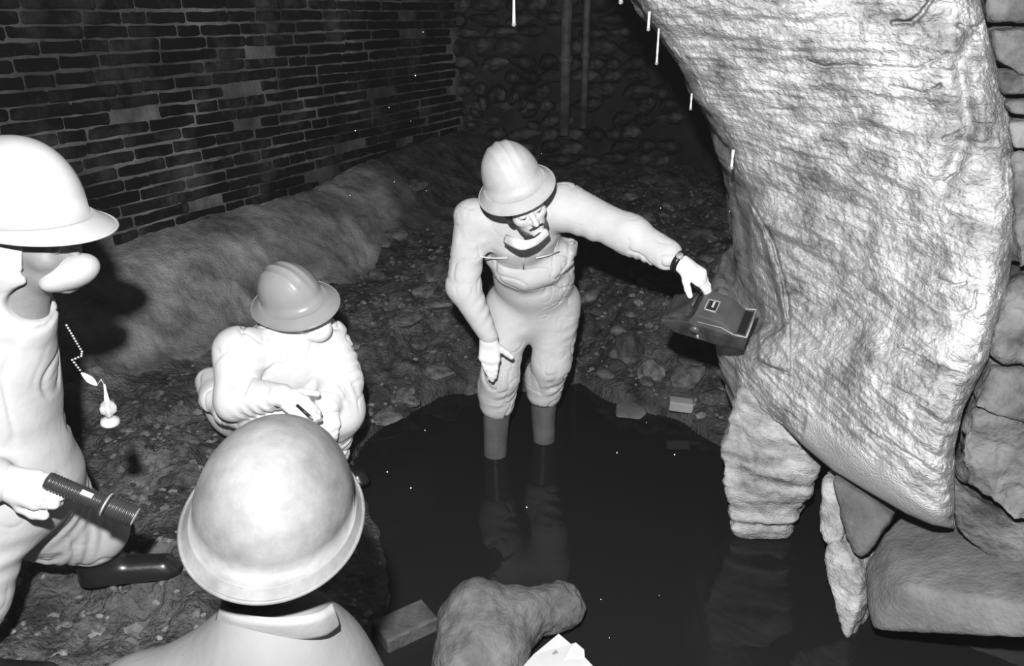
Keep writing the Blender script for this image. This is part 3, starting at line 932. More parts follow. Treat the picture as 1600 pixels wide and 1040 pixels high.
grv = mk('gravel', np.concatenate(VV), np.concatenate(FF), mat('gravel_stone', 0.02, 0.24, 0.7, 9, 6, 0.4, world=True), floor, False)
grv['kind'] = 'stuff'
bpy.data.meshes.remove(ico)
rock('submerged_stone', [PZ(962, 628, .04), PZ(985, 618, .05), PZ(1012, 640, .03), PZ(1000, 658, .0), PZ(960, 655, .0), PZ(965, 640, -.12), PZ(1010, 650, -.12), PZ(990, 622, -.1)],
     M_STONE, None, 0.007, 0.02, 0.006, 8, 41, 0.003, 'dark pointed stone rising out of the water behind the pool', 'rock')
c = PZ(1064, 632, 0.11)
root = mk('loose_brick', *(lambda S: S.mesh())(SDF(0.005).box(c, frame((0.15, 1, 0.1), (0, -0.5, 1)), (0.055, 0.028, 0.022), 0.006)), M_SMOOTH, None, True, c - [0, 0, .03])
tag(root, 'small pale half brick at the back edge of the pool by the rock', 'brick')
# flat brick lying in the shallows beside the boulder
cs = [PZ(580, 966, 0.05), PZ(648, 936, 0.05), PZ(690, 960, 0.05), PZ(612, 1010, 0.05)]
ctr = np.mean(cs, 0); ax = nrm(cs[1] - cs[0])
Rb = frame(np.cross([0, 0, 1], ax), (0, 0, 1))
o = mk('flat_brick', *SDF(0.005).box(ctr - [0, 0, .03], Rb, (0.092, 0.055, 0.026), 0.006).mesh(), M_TILE, None, True, ctr - [0, 0, .06])
tag(o, 'flat grey brick lying in the shallows left of the boulder', 'brick')
# the L-shaped boulder in front
S = SDF(0.008)
def Z(px, py, z): return PZ(px, py, z)
S.cone(Z(760, 968, .16), Z(870, 942, .14), .115, .085, .10)
S.cone(Z(762, 972, .14), Z(752, 1040, .10), .11, .12, .10)
S.cone(Z(752, 1040, .10), Z(762, 1090, .02), .12, .10, .08)
S.cone(Z(770, 985, .0), Z(850, 965, .0), .11, .08, .08)
S.ell(Z(885, 945, .11), np.eye(3), (.07, .09, .06), .06)
V, Q = S.mesh()
Nn = vnormals(V, Q)
V = V + Nn * (0.040 * fbm(V * 4.5, 4, 57) + 0.012 * fbm(V * 14, 3, 55) + 0.005 * fbm(V * 34, 3, 56))[:, None]
o = mk('boulder', V, Q, M_BOULDER, None, True, np.array([V[:, 0].mean(), V[:, 1].mean(), V[:, 2].min()]))
tag(o, 'bent grey boulder in the water in the foreground', 'rock')
# folded white papers at the bottom edge
pc = PZ(868, 1030, 0.30)
root = empty('paper_packet', pc - [0, 0, .02], 'folded white paper packet poking in at the bottom edge beside the boulder', 'paper')
up = nrm(np.array([0.1, -0.45, 1.0]))
d1 = PZ(873, 988, .30) - PZ(820, 1042, .30); R1 = frame(np.cross(up, d1), up)
c1 = (PZ(873, 988, .30) + PZ(820, 1042, .30)) / 2
def sheet(name, pts, m, th=0.006):
    top_ = [np.array(p) for p in pts]; n = len(top_)
    V = top_ + [p - up * th for p in top_]
    Fc = [tuple(range(n)), tuple(range(2 * n - 1, n - 1, -1))] + [(i, (i + 1) % n, (i + 1) % n + n, i + n) for i in range(n)]
    MB().add(V, Fc).build(name, m, root, False, None, 0.0015)
def zz_(px, py, z=.30): return PZ(px, py, z)
sheet('paper_sheet', [zz_(873, 989), zz_(893, 1006), zz_(930, 1060, .32), zz_(890, 1110, .34), zz_(800, 1060), zz_(833, 1022)], M_PAPER)
sheet('paper_sheet', [zz_(893, 1005, .31), zz_(900, 1003, .31), zz_(913, 1014, .31), zz_(914, 1026, .31), zz_(960, 1075, .33), zz_(900, 1100, .33), zz_(870, 1050, .31)], M_PAPER)
sheet('printed_mark', [zz_(868, 1014, .304), zz_(873, 1019, .304), zz_(866, 1025, .304), zz_(862, 1021, .304)], M_PRINT, 0.002)

# ------------------------------------------------------------------ helmets, heads, hands
def helmet(parent, c, R, m, wx=0.112, wy=0.135, hgt=0.165, brim=(0.055, 0.03, 0.04), ribs=True, droop=0.02, sq=2.3):
    """hard hat as one shell: dome (superellipse), ribs, brim wider at the front; local x right, y front, z up, brim plane at z=0."""
    n = 96
    V = []; Fc = []
    prof = [('d', a) for a in np.linspace(0.02, 1.0, 30)] + [('b', a) for a in np.linspace(0.12, 1.0, 9)] + [('u', a) for a in np.linspace(1.0, 0.1, 6)] + [('i', a) for a in np.linspace(1.0, 0.03, 14)]
    for kind, a in prof:
        for k in range(n):
            th = 2 * math.pi * k / n
            cx_, sy_ = math.cos(th), math.sin(th)
            bw = brim[1] + (brim[0] - brim[1]) * max(sy_, 0) ** 1.5 + (brim[2] - brim[1]) * max(-sy_, 0) ** 1.5
            if kind in 'di':
                e = 1.0 if kind == 'd' else 0.955
                r = a ** 0.96
                z = hgt * (1 - r ** sq) ** (1 / sq) * e
                taper = (0.93 + 0.07 * r) * e
                x, y = wx * r * cx_ * taper, wy * r * sy_ * taper
                if ribs and kind == 'd':
                    top_f = max(0.0, min(1.0, z / hgt * 1.6 - 0.25))
                    for x0, am in ((0, .0055), (-.036, .004), (.036, .004)):
                        z += am * math.exp(-((x - x0) / 0.009) ** 2) * top_f * (1 if y > -wy * .8 else .3)
            else:
                f = a
                x, y = (wx + bw * f) * cx_, (wy + bw * f) * sy_
                z = 0.010 * (1 - f) ** 2 - droop * f ** 1.6 * (0.5 + 0.5 * bw / max(brim)) - (0.004 if kind == 'u' else 0)
            V.append((x, y, z))
    m_ = len(prof)
    for i in range(m_ - 1):
        for k in range(n):
            k2 = (k + 1) % n
            Fc.append((i * n + k, i * n + k2, (i + 1) * n + k2, (i + 1) * n + k))
    Fc.append(tuple(range(n))[::-1])
    Vw = np.asarray(c) + np.array(V) @ R.T
    o = mk('hard_hat', Vw, Fc, m, parent, True)
    # rolled rim along the brim edge
    pts = []
    for k in range(n + 1):
        th = 2 * math.pi * k / n
        cx_, sy_ = math.cos(th), math.sin(th)
        bw = brim[1] + (brim[0] - brim[1]) * max(sy_, 0) ** 1.5 + (brim[2] - brim[1]) * max(-sy_, 0) ** 1.5
        pts.append(np.asarray(c) + R @ np.array([(wx + bw) * cx_, (wy + bw) * sy_, -droop * (0.5 + 0.5 * bw / max(brim)) - 0.001]))
    MB().tube(pts, 0.0038, 8, False).build('rim', m, o, True)
    return o

def head(S, c, R, neck=None, k=0.02, sc=1.0):
    L = lambda x, y, z: np.asarray(c) + R @ (np.array([x, y, z]) * sc)
    S.ell(L(0, -.012, .035), R, np.array([.074, .094, .082]) * sc, .03)
    S.ell(L(0, .028, -.02), R, np.array([.060, .062, .088]) * sc, .03)
    S.ell(L(0, .042, -.072), R, np.array([.043, .044, .040]) * sc, .025)
    S.cone(L(-.008, .074, -.097), L(.008, .074, -.097), .017, .017, .02)
    S.cone(L(-.035, .072, .022), L(.035, .072, .022), .013, .013, .015)
    for s_ in (-1, 1):
        S.ell(L(.040 * s_, .058, -.022), R, np.array([.026, .026, .024]) * sc, .02)
        S.ell(L(.031 * s_, .096, .0), R, np.array([.017, .014, .011]) * sc, .012, True)
        S.ell(L(.078 * s_, -.004, -.006), R, np.array([.010, .018, .031]) * sc, .01)
    S.cone(L(0, .086, .004), L(0, .112, -.034), .008, .0125, .010)
    for s_ in (-1, 1): S.cone(L(.012 * s_, .096, -.038), L(.010 * s_, .100, -.038), .008, .008, .006)
    S.cone(L(-.020, .084, -.062), L(.020, .084, -.062), .006, .006, .006)
    S.cone(L(-.017, .083, -.074), L(.017, .083, -.074), .007, .007, .006)
    if neck is not None: S.cone(L(0, -.02, -.06), neck, .056 * sc, .062 * sc, .03)
    return L

def eyes(parent, L, R):
    for s_ in (-1, 1):
        MB().sphere(L(.031 * s_, .077, .0), .0125, 14, 10).build('eye', M_EYE, parent, True)

def rotv(v, ax, a):
    v = np.asarray(v, float); ax = nrm(ax)
    return v * math.cos(a) + np.cross(ax, v) * math.sin(a) + ax * (ax @ v) * (1 - math.cos(a))

def hand(S, wrist, d, n, thumb, curl=(20, 25, 20), spread=1.0, tcurl=20, inf=0.0, sc=1.0, curls=None):
    """palm, four fingers and a thumb. d: finger direction, n: back-of-hand normal, thumb: +1/-1 side along d x n."""
    wrist = np.asarray(wrist, float)
    d = nrm(d); n = np.asarray(n, float); n = nrm(n - d * (n @ d)); sd = np.cross(d, n) * thumb
    kn = [(.034, .088), (.012, .093), (-.010, .089), (-.030, .080)]
    ln = [(.040, .025, .021), (.044, .029, .022), (.041, .027, .021), (.032, .021, .019)]
    for i, ((o, f), l) in enumerate(zip(kn, ln)):
        K = wrist + (sd * o + d * f) * sc + n * (0.004 * sc)
        S.cone(wrist + sd * o * .55 * sc, K, (.0175 + inf), (.0135 + inf), .018)
        a0 = math.radians([7, 1.5, -4, -10][i] * spread) * thumb
        dd = rotv(d, n, a0)                      # fan
        axc = np.cross(dd, n)
        p = K; ang = 0; r = .0095 - (.001 if i == 3 else 0) + inf
        cc = curls[i] if curls else curl
        for j in range(3):
            ang += math.radians(cc[j])
            v = rotv(dd, axc, -ang)
            q = p + v * l[j] * sc
            S.cone(p, q, r, r * .93, .005); p = q; r *= .93
    T0 = wrist + (sd * .020 + d * .022) * sc
    v = nrm(sd * .80 + d * .62 - n * .28)
    T1 = T0 + v * .042 * sc
    S.cone(T0, T1, .016 + inf, .0125 + inf, .014)
    v2 = rotv(v, np.cross(v, d), math.radians(tcurl)); T2 = T1 + v2 * .033 * sc
    v3 = rotv(v2, np.cross(v, d), math.radians(tcurl * .6)); T3 = T2 + v3 * .027 * sc
    S.cone(T1, T2, .0118 + inf, .0108 + inf, .005); S.cone(T2, T3, .0108 + inf, .009 + inf, .005)
    return S

def boot(name, parent, top, ankle, toe_dir, m, r0=.062, r1=.05, L=.19, h=.006):
    top = np.asarray(top, float); ankle = np.asarray(ankle, float); td = nrm([toe_dir[0], toe_dir[1], 0])
    S = SDF(h)
    S.cone(top, ankle, r0, r1, .03)
    S.cone(ankle - td * .02 + [0, 0, -.03], ankle + td * (L - .04) + [0, 0, -.045], .05, .042, .04, ((0, 0, 1), .85))
    S.cone(ankle - td * .035 + [0, 0, -.06], ankle + td * (L - .02) + [0, 0, -.062], .040, .040, .02, ((0, 0, 1), .45))
    b = sdf_obj(name, S, m, parent, .002, 14)
    MB().tube([top + nrm(top - ankle) * .004, top - nrm(top - ankle) * .012], [r0 + .004, r0 + .004], 28).build('boot_top_band', m, b, True)
    return b

# ------------------------------------------------------------------ person in grey, bending with the instrument
A = dict(footR=np.array([-.085, 3.38, -.13]), footL=np.array([.165, 3.52, -.13]))
pA = empty('person', (0.04, 3.45, -0.22), 'person in grey overalls and pale hard hat wading, leaning over to hold a boxy instrument', 'person')
hipR, hipL = PY(797, 475, 3.47), PY(872, 472, 3.49)
kneeR, kneeL = PY(781, 588, 3.33), PY(862, 568, 3.44)
topR, topL = PY(776, 645, 3.37), PY(849, 628, 3.50)
waist, chest = PY(834, 425, 3.40), PY(815, 358, 3.24)
shR, shL = PY(738, 342, 3.22), PY(884, 322, 3.17)
elR, wrR = PY(724, 446, 3.16), PY(763, 526, 3.12)
elL, wrL = PY(985, 368, 3.04), PY(1063, 410, 2.90)
neckA = PY(815, 322, 3.16)
Rh = frame((0.34, -0.90, -0.24), (-0.36, -0.22, 0.90))
hcA = PY(817, 318, 2.98)
RhH = np.array(Matrix.Rotation(math.radians(2), 3, Vector(Rh[:, 0]))) @ Rh
handRd = PY(766, 602, 3.10) - wrR
devU = np.array([0, 0, 1.0])
handLd = PY(1112, 447, 2.86) - wrL
def body_A(S):
    L = head(S, hcA, Rh, neckA)
    for s_ in (-1, 1): S.ell(L(.031 * s_, .079, .003), Rh, (.0165, .0125, .0125), .004)   # lowered lids
    S.cone(chest, waist, .12, .12, .08, ((0, 1, -.5), .75)); S.cone(waist, (hipR + hipL) / 2, .12, .13, .08)
    S.cone(shR, shL, .06, .06, .06); S.cone(neckA, chest, .06, .1, .05)
    for a, b, c_ in ((shR, elR, wrR), (shL, elL, wrL)): S.chain([a, b, c_], [.05, .04, .027], .03)
    for a, b, e_, c_ in ((hipR, kneeR, topR, A['footR'] + [0, 0, .05]), (hipL, kneeL, topL, A['footL'] + [0, 0, .05])): S.chain([a, b, e_, c_], [.08, .05, .042, .034], .02)
    for f in ('footR', 'footL'): S.cone(A[f] + [0, 0, -.02], A[f] + [-.02, -.12, -.035], .03, .025, .02)
    hand(S, wrR + nrm(handRd) * .012, handRd, (-.1, -1, .1), -1, (3, 6, 6), 1.3, 5)
    hand(S, wrL + nrm(handLd) * .01, handLd, (-.1, -.35, 1), 1, (22, 20, 10), 2.0, 10)
    return L
S = SDF(0.0055)
LA = body_A(S)
sdf_obj('body', S, M_SKIN, pA)
eyes(pA, LA, Rh)
for s_ in (-1, 1):
    MB().tube([LA(.017 * s_, .083, -.005), LA(.031 * s_, .0905, -.008), LA(.045 * s_, .082, -.004)], [.0012, .0018, .0012], 6).build('eyelashes', M_HAIR, pA, True)
    MB().tube([LA(.014 * s_, .087, .020), LA(.032 * s_, .088, .026), LA(.050 * s_, .076, .020)], [.003, .0042, .002], 8).build('eyebrow', M_HAIR, pA, True)
S = SDF(0.0045); hand(S, wrR + nrm(handRd) * .012, handRd, (-.1, -1, .1), -1, (3, 6, 6), 1.3, 5, inf=.0025)
S.cone(wrR - nrm(handRd) * .02, wrR + nrm(handRd) * .02, .031, .028, .02)
sdf_obj('glove', S, M_GLOVE, pA)
S = SDF(0.0045); hand(S, wrL + nrm(handLd) * .01, handLd, (-.1, -.35, 1), 1, (22, 20, 10), 2.0, 10, inf=.002)
S.cone(wrL - nrm(handLd) * .02, wrL + nrm(handLd) * .03, .030, .028, .02)
sdf_obj('glove', S, M_GLOVE, pA)
# overalls
S = SDF(0.0065)
fw = nrm([0, -.55, .5])
S.cone(chest + [0, .04, 0], waist, .155, .165, .06, ((0, .8, -.45), .72))
S.cone(waist, (hipR + hipL) / 2 + [0, 0, -.01], .168, .185, .05, ((0, 1, 0), .72))
S.cone(shR + [.03, .0, -.01], shL + [-.03, 0, -.01], .082, .085, .07)
S.cone(neckA, chest, .085, .14, .06)
S.cone(shR + [.0, 0, 0], elR, .080, .070, .04, None, (.005, 4))
S.cone(elR, wrR, .070, .040, .03, None, (.006, 5))
S.cone(shL, elL, .088, .074, .05, None, (.006, 4)); S.cone(elL, wrL - nrm(wrL - elL) * .065, .078, .058, .03, None, (.007, 5))
for a, b, c_ in ((hipR, kneeR, topR), (hipL, kneeL, topL)):
    S.cone(a, b, .108, .088, .035, None, (.004, 5))
    S.cone(b, c_ + [0, 0, .055], .090, .078, .03, None, (.008, 3))
    S.cone(c_ + [0, 0, .085], c_ + [0, 0, .055], .086, .080, .02); S.cone(c_ + [0, 0, .15], c_ + [0, 0, .13], .090, .090, .02)
# bloused upper part hanging over the waistband
for a in np.linspace(-.8, .8, 9):
    pass
wb0 = [PY(px, py, Y) for px, py, Y in [(768, 402, 3.32), (792, 424, 3.26), (822, 434, 3.24), (856, 424, 3.25), (884, 400, 3.30), (896, 380, 3.36)]]
S.chain(wb0, [.014, .019, .021, .021, .019, .014], .08)
wb1 = [PY(px, py, Y) for px, py, Y in [(764, 440, 3.33), (800, 465, 3.29), (835, 474, 3.27), (870, 462, 3.29), (905, 430, 3.35)]]

ov = sdf_obj('overalls', S, M_GREY, pA, .008, 13, 41)
# chest pocket zips and front fastening
def strip(pts, r, name, m): MB().tube(pts, r, 6).build(name, m, ov, True)
def on_front(px, py, Y0=2.9):
    # walk the view line onto the overalls
    V = np.array([v.co for v in ov.data.vertices]) + np.array(pA.location)
    r = nrm(ray(px, py)); q = V - CAM; dpt = q @ r
    off = np.linalg.norm(q - dpt[:, None] * r, axis=1)
    m_ = off < 0.012
    return CAM + r * (dpt[m_].min() - .003) if m_.any() else PY(px, py, 3.1)
for pl in ([(750, 401), (770, 403), (793, 403)], [(838, 403), (856, 399), (874, 393)], [(892, 381), (898, 379)]):
    strip([on_front(a, b) for a, b in pl], .0032, 'pocket_zip', M_LINE)
strip([on_front(818, y) for y in (395, 408, 420)], .003, 'front_zip', M_GREY)
# boots
boot('rubber_boot', pA, topR + [0, 0, .02], A['footR'] + [0, 0, .02], (-.25, -1), M_BOOT, .064, .052)
boot('rubber_boot', pA, topL + [0, 0, .02], A['footL'] + [0, 0, .02], (.1, -1), M_BOOT, .064, .052)
helmet(pA, LA(0, -.018, .080), RhH, M_HAT_A, .112, .130, .172, (.042, .034, .04))
# hair, beard, moustache
S = SDF(0.005)
for s_ in (-1, 1):
    S.ell(LA(.068 * s_, -.01, .02), Rh, (.020, .05, .05), .02)
    S.ell(LA(.066 * s_, .010, -.030), Rh, (.014, .016, .040), .02)
S.ell(LA(0, -.075, -.01), Rh, (.065, .03, .06), .03)
S.ell(LA(.073, .028, .028), Rh, (.022, .034, .036), .02)
sdf_obj('hair', S, M_HAIR, pA, .006, 60, 5, None, False)
S = SDF(0.0045)
S.chain([LA(-.058, .034, -.055), LA(-.042, .066, -.088), LA(0, .090, -.103), LA(.042, .066, -.088), LA(.058, .034, -.055)], [.006, .008, .011, .008, .006], .012)
S.chain([LA(-.026, .090, -.062), LA(0, .102, -.052), LA(.026, .090, -.062)], [.005, .007, .005], .006)
sdf_obj('beard', S, M_HAIR, pA, .003, 70, 6, None, False)
# dust mask pulled down under the chin
def ribbon(name, top_, bot_, th, m, parent, nsub=5):
    top_ = np.array(top_); bot_ = np.array(bot_); n = len(top_)
    f = np.linspace(0, n - 1, (n - 1) * nsub + 1)
    def cr(p):
        out = []
        for x in f:
            i = min(int(x), n - 2); t = x - i
            p0, p1, p2, p3 = p[max(i - 1, 0)], p[i], p[i + 1], p[min(i + 2, n - 1)]
            out.append(0.5 * (2 * p1 + (p2 - p0) * t + (2 * p0 - 5 * p1 + 4 * p2 - p3) * t * t + (3 * p1 - p0 - 3 * p2 + p3) * t ** 3))
        return np.array(out)
    A_, B_ = cr(top_), cr(bot_); N_ = len(A_)
    nor = np.array([nrm(np.cross(A_[min(i + 1, N_ - 1)] - A_[max(i - 1, 0)], B_[i] - A_[i])) for i in range(N_)])
    sg_ = np.sign((nor @ (CAM - A_.mean(0))).mean()) or 1
    nor = nor * sg_
    rows = [A_, A_ * .7 + B_ * .3 + nor * th * .8, A_ * .3 + B_ * .7 + nor * th * .8, B_, A_ * .3 + B_ * .7 - nor * th, A_ * .7 + B_ * .3 - nor * th]
    V = np.concatenate(rows); Fc = []
    for k in range(6):
        k2 = (k + 1) % 6
        for i in range(N_ - 1): Fc.append((k * N_ + i, k * N_ + i + 1, k2 * N_ + i + 1, k2 * N_ + i))
    Fc.append(tuple(k * N_ for k in range(6))); Fc.append(tuple(k * N_ + N_ - 1 for k in range(5, -1, -1)))
    o = mk(name, V, Fc, m, parent, True)
    bm = bmesh.new(); bm.from_mesh(o.data); bmesh.ops.recalc_face_normals(bm, faces=bm.faces); bm.to_mesh(o.data); bm.free()
    return o
ribbon('dust_mask', [PY(792, 366, 2.97), PY(803, 370, 2.90), PY(820, 375, 2.875), PY(838, 370, 2.88), PY(852, 355, 2.95)],
       [PY(787, 380, 2.97), PY(802, 389, 2.91), PY(818, 393, 2.89), PY(840, 384, 2.90), PY(859, 368, 2.96)], .006, M_MASK, pA)
# wrist strap
dL = nrm(wrL - elL)
MB().tube([wrL - dL * .018, wrL + dL * .006], .043, 24).build('wristwatch_strap', M_RUBBER, pA, True)
MB().tube([wrL - dL * .006 + np.array([-.005, -.028, .030]), wrL - dL * .006 + np.array([-.007, -.033, .036])], .014, 16).build('watch_case', M_METAL, pA, True)

# ------------------------------------------------------------------ the instrument
al = math.radians(27)
DR = np.stack([[math.cos(al), -math.sin(al), 0], [math.sin(al), math.cos(al), 0], [0, 0, 1]], 1)
dtil = Matrix.Rotation(math.radians(6), 3, Vector(DR[:, 1]))
DR = np.array(Matrix.Rotation(math.radians(17), 3, Vector(DR[:, 0]))) @ np.array(dtil) @ DR
dc = P(1106, 494, 3.0)
dv = empty('hand_instrument', dc - [0, 0, .05], 'boxy dark instrument case with a small dial window held out towards the rock', 'instrument')
D = lambda x, y, z: dc + DR @ np.array([x, y, z])
MB().prism([(-.155, -.012), (-.10, -.045), (.10, -.055), (.160, -.045), (.162, .012), (.10, .012), (-.06, .02), (-.155, .0)], DR, dc, .088).build('lower_case', M_CASE, dv, False, None, .004)
MB().prism([(-.060, .010), (-.035, .056), (-.020, .060), (.070, .052), (.122, .008), (.06, .0)], DR, dc, .084).build('top_housing', M_CASETOP, dv, False, None, .005)
MB().prism([(-.150, .0), (-.075, .014), (-.052, .040), (-.070, .044), (-.14, .012)], DR, dc, .074).build('hinged_lid', M_CASE, dv, False, None, .004)
w_ = MB()
Rt = frame(D(.03, 1, 0) - D(.03, 0, 0), DR[:, 2] + 0.08 * DR[:, 0])
for (x0, x1, y0, y1) in ((-.012, .034, -.034, -.030), (-.012, .034, .030, .034), (-.012, -.008, -.034, .034), (.030, .034, -.034, .034)):
    w_.box(D((x0 + x1) / 2, (y0 + y1) / 2 - .005, .0575), DR, ((x1 - x0) / 2, (y1 - y0) / 2, .003))
win = w_.build('dial_frame', M_EDGE, dv)
MB().box(D(.011, -.005, .0565), DR, (.020, .031, .002)).build('dial_glass', M_WINDOW, win)
MB().box(D(.014, .002, .0595), DR, (.004, .018, .0008)).build('dial_scale', M_PAPER, win)
MB().tube([D(.120, -.083, .012), D(.161, -.087, .016), D(.161, .087, .016), D(.120, .083, .012)], .0042, 8).build('front_frame', M_EDGE, dv, True)
MB().tube([D(-.02, -.082, .03), D(.07, -.082, .03), D(.118, -.083, .010)], .0028, 8).build('edge_trim', M_EDGE, dv, True)
MB().tube([D(-.025, -.085, -.005), D(-.025, -.098, -.005)], .017, 18).build('side_knob', M_CASETOP, dv, True)
MB().tube([D(-.012, -.091, -.025), D(-.008, -.091, -.042)], .004, 8).build('latch', M_EDGE, dv, True)
MB().tube([D(-.06, .03, .04), D(-.055, .03, .066), D(-.055, -.03, .066), D(-.06, -.03, .04)], .006, 8).build('carry_handle', M_CASE, dv, True)
MB().box(D(.138, .0, .010), DR, (.014, .07, .004)).build('speaker_grille', M_RUBBER, dv)

# ------------------------------------------------------------------ person crouching in white with a grey hat
gB = gz(-0.85, 2.95)
pB = empty('person', (-0.86, 2.95, gB), 'person crouching in white hooded overalls, dust mask and mid-grey ribbed hard hat', 'person')
RB = frame((0.84, -0.50, -0.06), (-0.40, -0.20, 1))
hcB = PY(468, 490, 2.93)
shBR, shBL = PY(372, 548, 2.80), PY(512, 530, 3.06)
spB = PY(440, 545, 2.98); hipB = PY(384, 632, 3.10)
elBR, wrBR = PY(368, 622, 2.70), PY(440, 618, 2.62)
elBL, wrBL = PY(534, 592, 2.95), PY(511, 632, 2.78)
knBR, knBL = PY(438, 668, 2.72), PY(528, 640, 2.90)
anBR = np.array([knBR[0] - .08, knBR[1] + .22, gz(knBR[0] - .08, knBR[1] + .22) + .09])
anBL = np.array([knBL[0] - .10, knBL[1] + .14, gz(knBL[0] - .10, knBL[1] + .14) + .09])
hBR = PY(478, 642, 2.58) - wrBR; hBL = PY(516, 690, 2.72) - wrBL
def body_B(S):
    L = head(S, hcB, RB, spB + [0, 0, .04])
    S.cone(spB + [0, 0, -.06], hipB, .12, .14, .08); S.cone(shBR, shBL, .05, .05, .06)
    S.chain([shBR, elBR, wrBR], [.05, .04, .027], .03); S.chain([shBL, elBL, wrBL], [.05, .04, .027], .03)
    S.chain([hipB + [.0, -.08, 0], knBR, anBR], [.08, .055, .04], .04); S.chain([hipB + [.03, .08, 0], knBL, anBL], [.08, .055, .04], .04)
    for a in (anBR, anBL): S.cone(a + [0, 0, -.04], a + [.12, -.06, -.05], .03, .025, .02)
    hand(S, wrBR, hBR, (-.2, -.6, .8), -1, (25, 30, 25), 1.2)
    hand(S, wrBL, hBL, (.3, -1, .2), 1, (15, 20, 15), 1.0)
    return L
S = SDF(0.0055); LB = body_B(S)
sdf_obj('body', S, M_SKIN, pB); eyes(pB, LB, RB)
S = SDF(0.0045); hand(S, wrBR, hBR, (-.2, -.6, .8), -1, (25, 30, 25), 1.2, inf=.002); sdf_obj('glove', S, M_GLOVE, pB)
S = SDF(0.0045); hand(S, wrBL, hBL, (.3, -1, .2), 1, (15, 20, 15), 1.0, inf=.004)
S.cone(wrBL - nrm(hBL) * .02, wrBL + nrm(hBL) * .05, .036, .034, .02); sdf_obj('glove', S, M_GLOVE, pB)
S = SDF(0.0065)
S.cone(spB + [-.02, 0, -.05], hipB, .160, .155, .08); S.ell(hipB + [-.02, 0, -.0], np.eye(3), (.14, .15, .13), .06)
S.cone(shBR + [.02, .02, -.01], shBL + [-.02, -.02, -.01], .095, .095, .08)
S.cone(shBR, elBR, .095, .085, .05, None, (.008, 4)); S.cone(elBR, wrBR, .085, .050, .03, None, (.008, 5))
S.cone(shBL, elBL, .095, .085, .05, None, (.008, 4)); S.cone(elBL, wrBL, .082, .050, .03, None, (.007, 4))
S.cone(hipB + [.03, -.07, 0], knBR, .100, .100, .05, None, (.006, 4)); S.cone(knBR, anBR, .098, .075, .04, None, (.008, 4))
S.cone(hipB + [.05, .09, 0], knBL, .115, .100, .05, None, (.006, 4)); S.cone(knBL, anBL, .098, .075, .04, None, (.008, 4))
S.ell(LB(0, -.025, .0), RB, (.105, .115, .135), .05)
S.cone(LB(0, -.03, -.07), spB, .095, .13, .06)
S.ell(LB(0, .115, -.015), RB, (.062, .085, .090), .02, True)
# hem of the jacket
hem = [PY(px, py, Y) for px, py, Y in [(330, 596, 3.05), (338, 622, 2.92), (356, 642, 2.82), (390, 655, 2.74)]]
S.chain(hem, [.06, .055, .05, .05], .04)
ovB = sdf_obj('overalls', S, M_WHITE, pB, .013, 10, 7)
for a, b, nm in ((wrBR, elBR, 'knit_cuff'), (wrBL, elBL, 'knit_cuff')):
    d_ = nrm(a - b); MB().tube([a - d_ * .012, a + d_ * .016], [.047, .042], 22).build(nm, M_GREY, ovB, True)
for a in (anBR, anBL): boot('rubber_boot', pB, a + [0, 0, .12], a, (.9, -.4), M_RUBBER, .07, .052)
helmet(pB, LB(0, -.008, .068), RB, M_HAT_B, .112, .135, .162, (.06, .034, .05))
S = SDF(0.0045)
S.ell(LB(0, .075, -.055), RB, (.055, .058, .052), .01)
S.ell(LB(0, .045, -.055), RB, (.066, .04, .045), .02)
sdf_obj('dust_mask', S, M_MASK, pB)
S = SDF(0.0045)
S.ell(LB(-.045, .07, .030), RB, (.030, .022, .020), .01); S.ell(LB(.03, .078, .034), RB, (.034, .02, .015), .01); S.ell(LB(-.066, .045, .005), RB, (.012, .018, .03), .01)
sdf_obj('hair', S, M_HAIR, pB, .004, 60, 4)
# the little tool between the crouching hands
tc_ = PY(470, 638, 2.56); td = nrm([.6, -.3, -.4])
tl = empty('hand_tool', tc_ - [0, 0, .02], 'small dark pencil-like tool between the crouching person\'s hands', 'tool')
MB().tube([tc_ - td * .02, tc_ + td * .045], .006, 10).build('tool_barrel', M_TORCH, tl, True)
MB().tube([tc_ + td * .045, tc_ + td * .062], [.0055, .001], 10).build('tool_tip', M_METAL, tl, True)

# ------------------------------------------------------------------ person from behind, pale scuffed hat in the foreground
gC = gz(-0.42, 1.05)
pC = empty('person', (-0.42, 1.0, gC), 'person kneeling with back turned, scuffed pale hard hat nearest the camera', 'person')
hatC = P(430, 800, 1.29)
cdir = nrm(CAM - hatC); upc = nrm(np.array([0, SP, CP]) - cdir * np.dot([0, SP, CP], cdir))
upC = nrm(cdir * math.cos(math.radians(30)) + upc * math.sin(math.radians(30)) + np.array([-.04, 0, 0]))
RC = frame((0.02, 1, 0.2), upC)
hcC = hatC - RC @ np.array([0, -.008, .066])
nkC = P(432, 985, 1.34)
shC = [nkC + [-.25, -.03, -.165], nkC + [.12, -.03, -.23]]
hpC = np.array([-.42, .92, gC + .42]); knC = [np.array([-.56, 1.28, gC + .06]), np.array([-.30, 1.30, gC + .06])]
ftC = [np.array([-.55, .84, gC + .06]), np.array([-.30, .84, gC + .06])]
elC = [shC[0] + [-.05, .08, -.28], shC[1] + [.05, .08, -.28]]; wrC = [np.array([-.52, 1.30, elC[0][2] - .05]), np.array([-.30, 1.32, elC[0][2] - .05])]
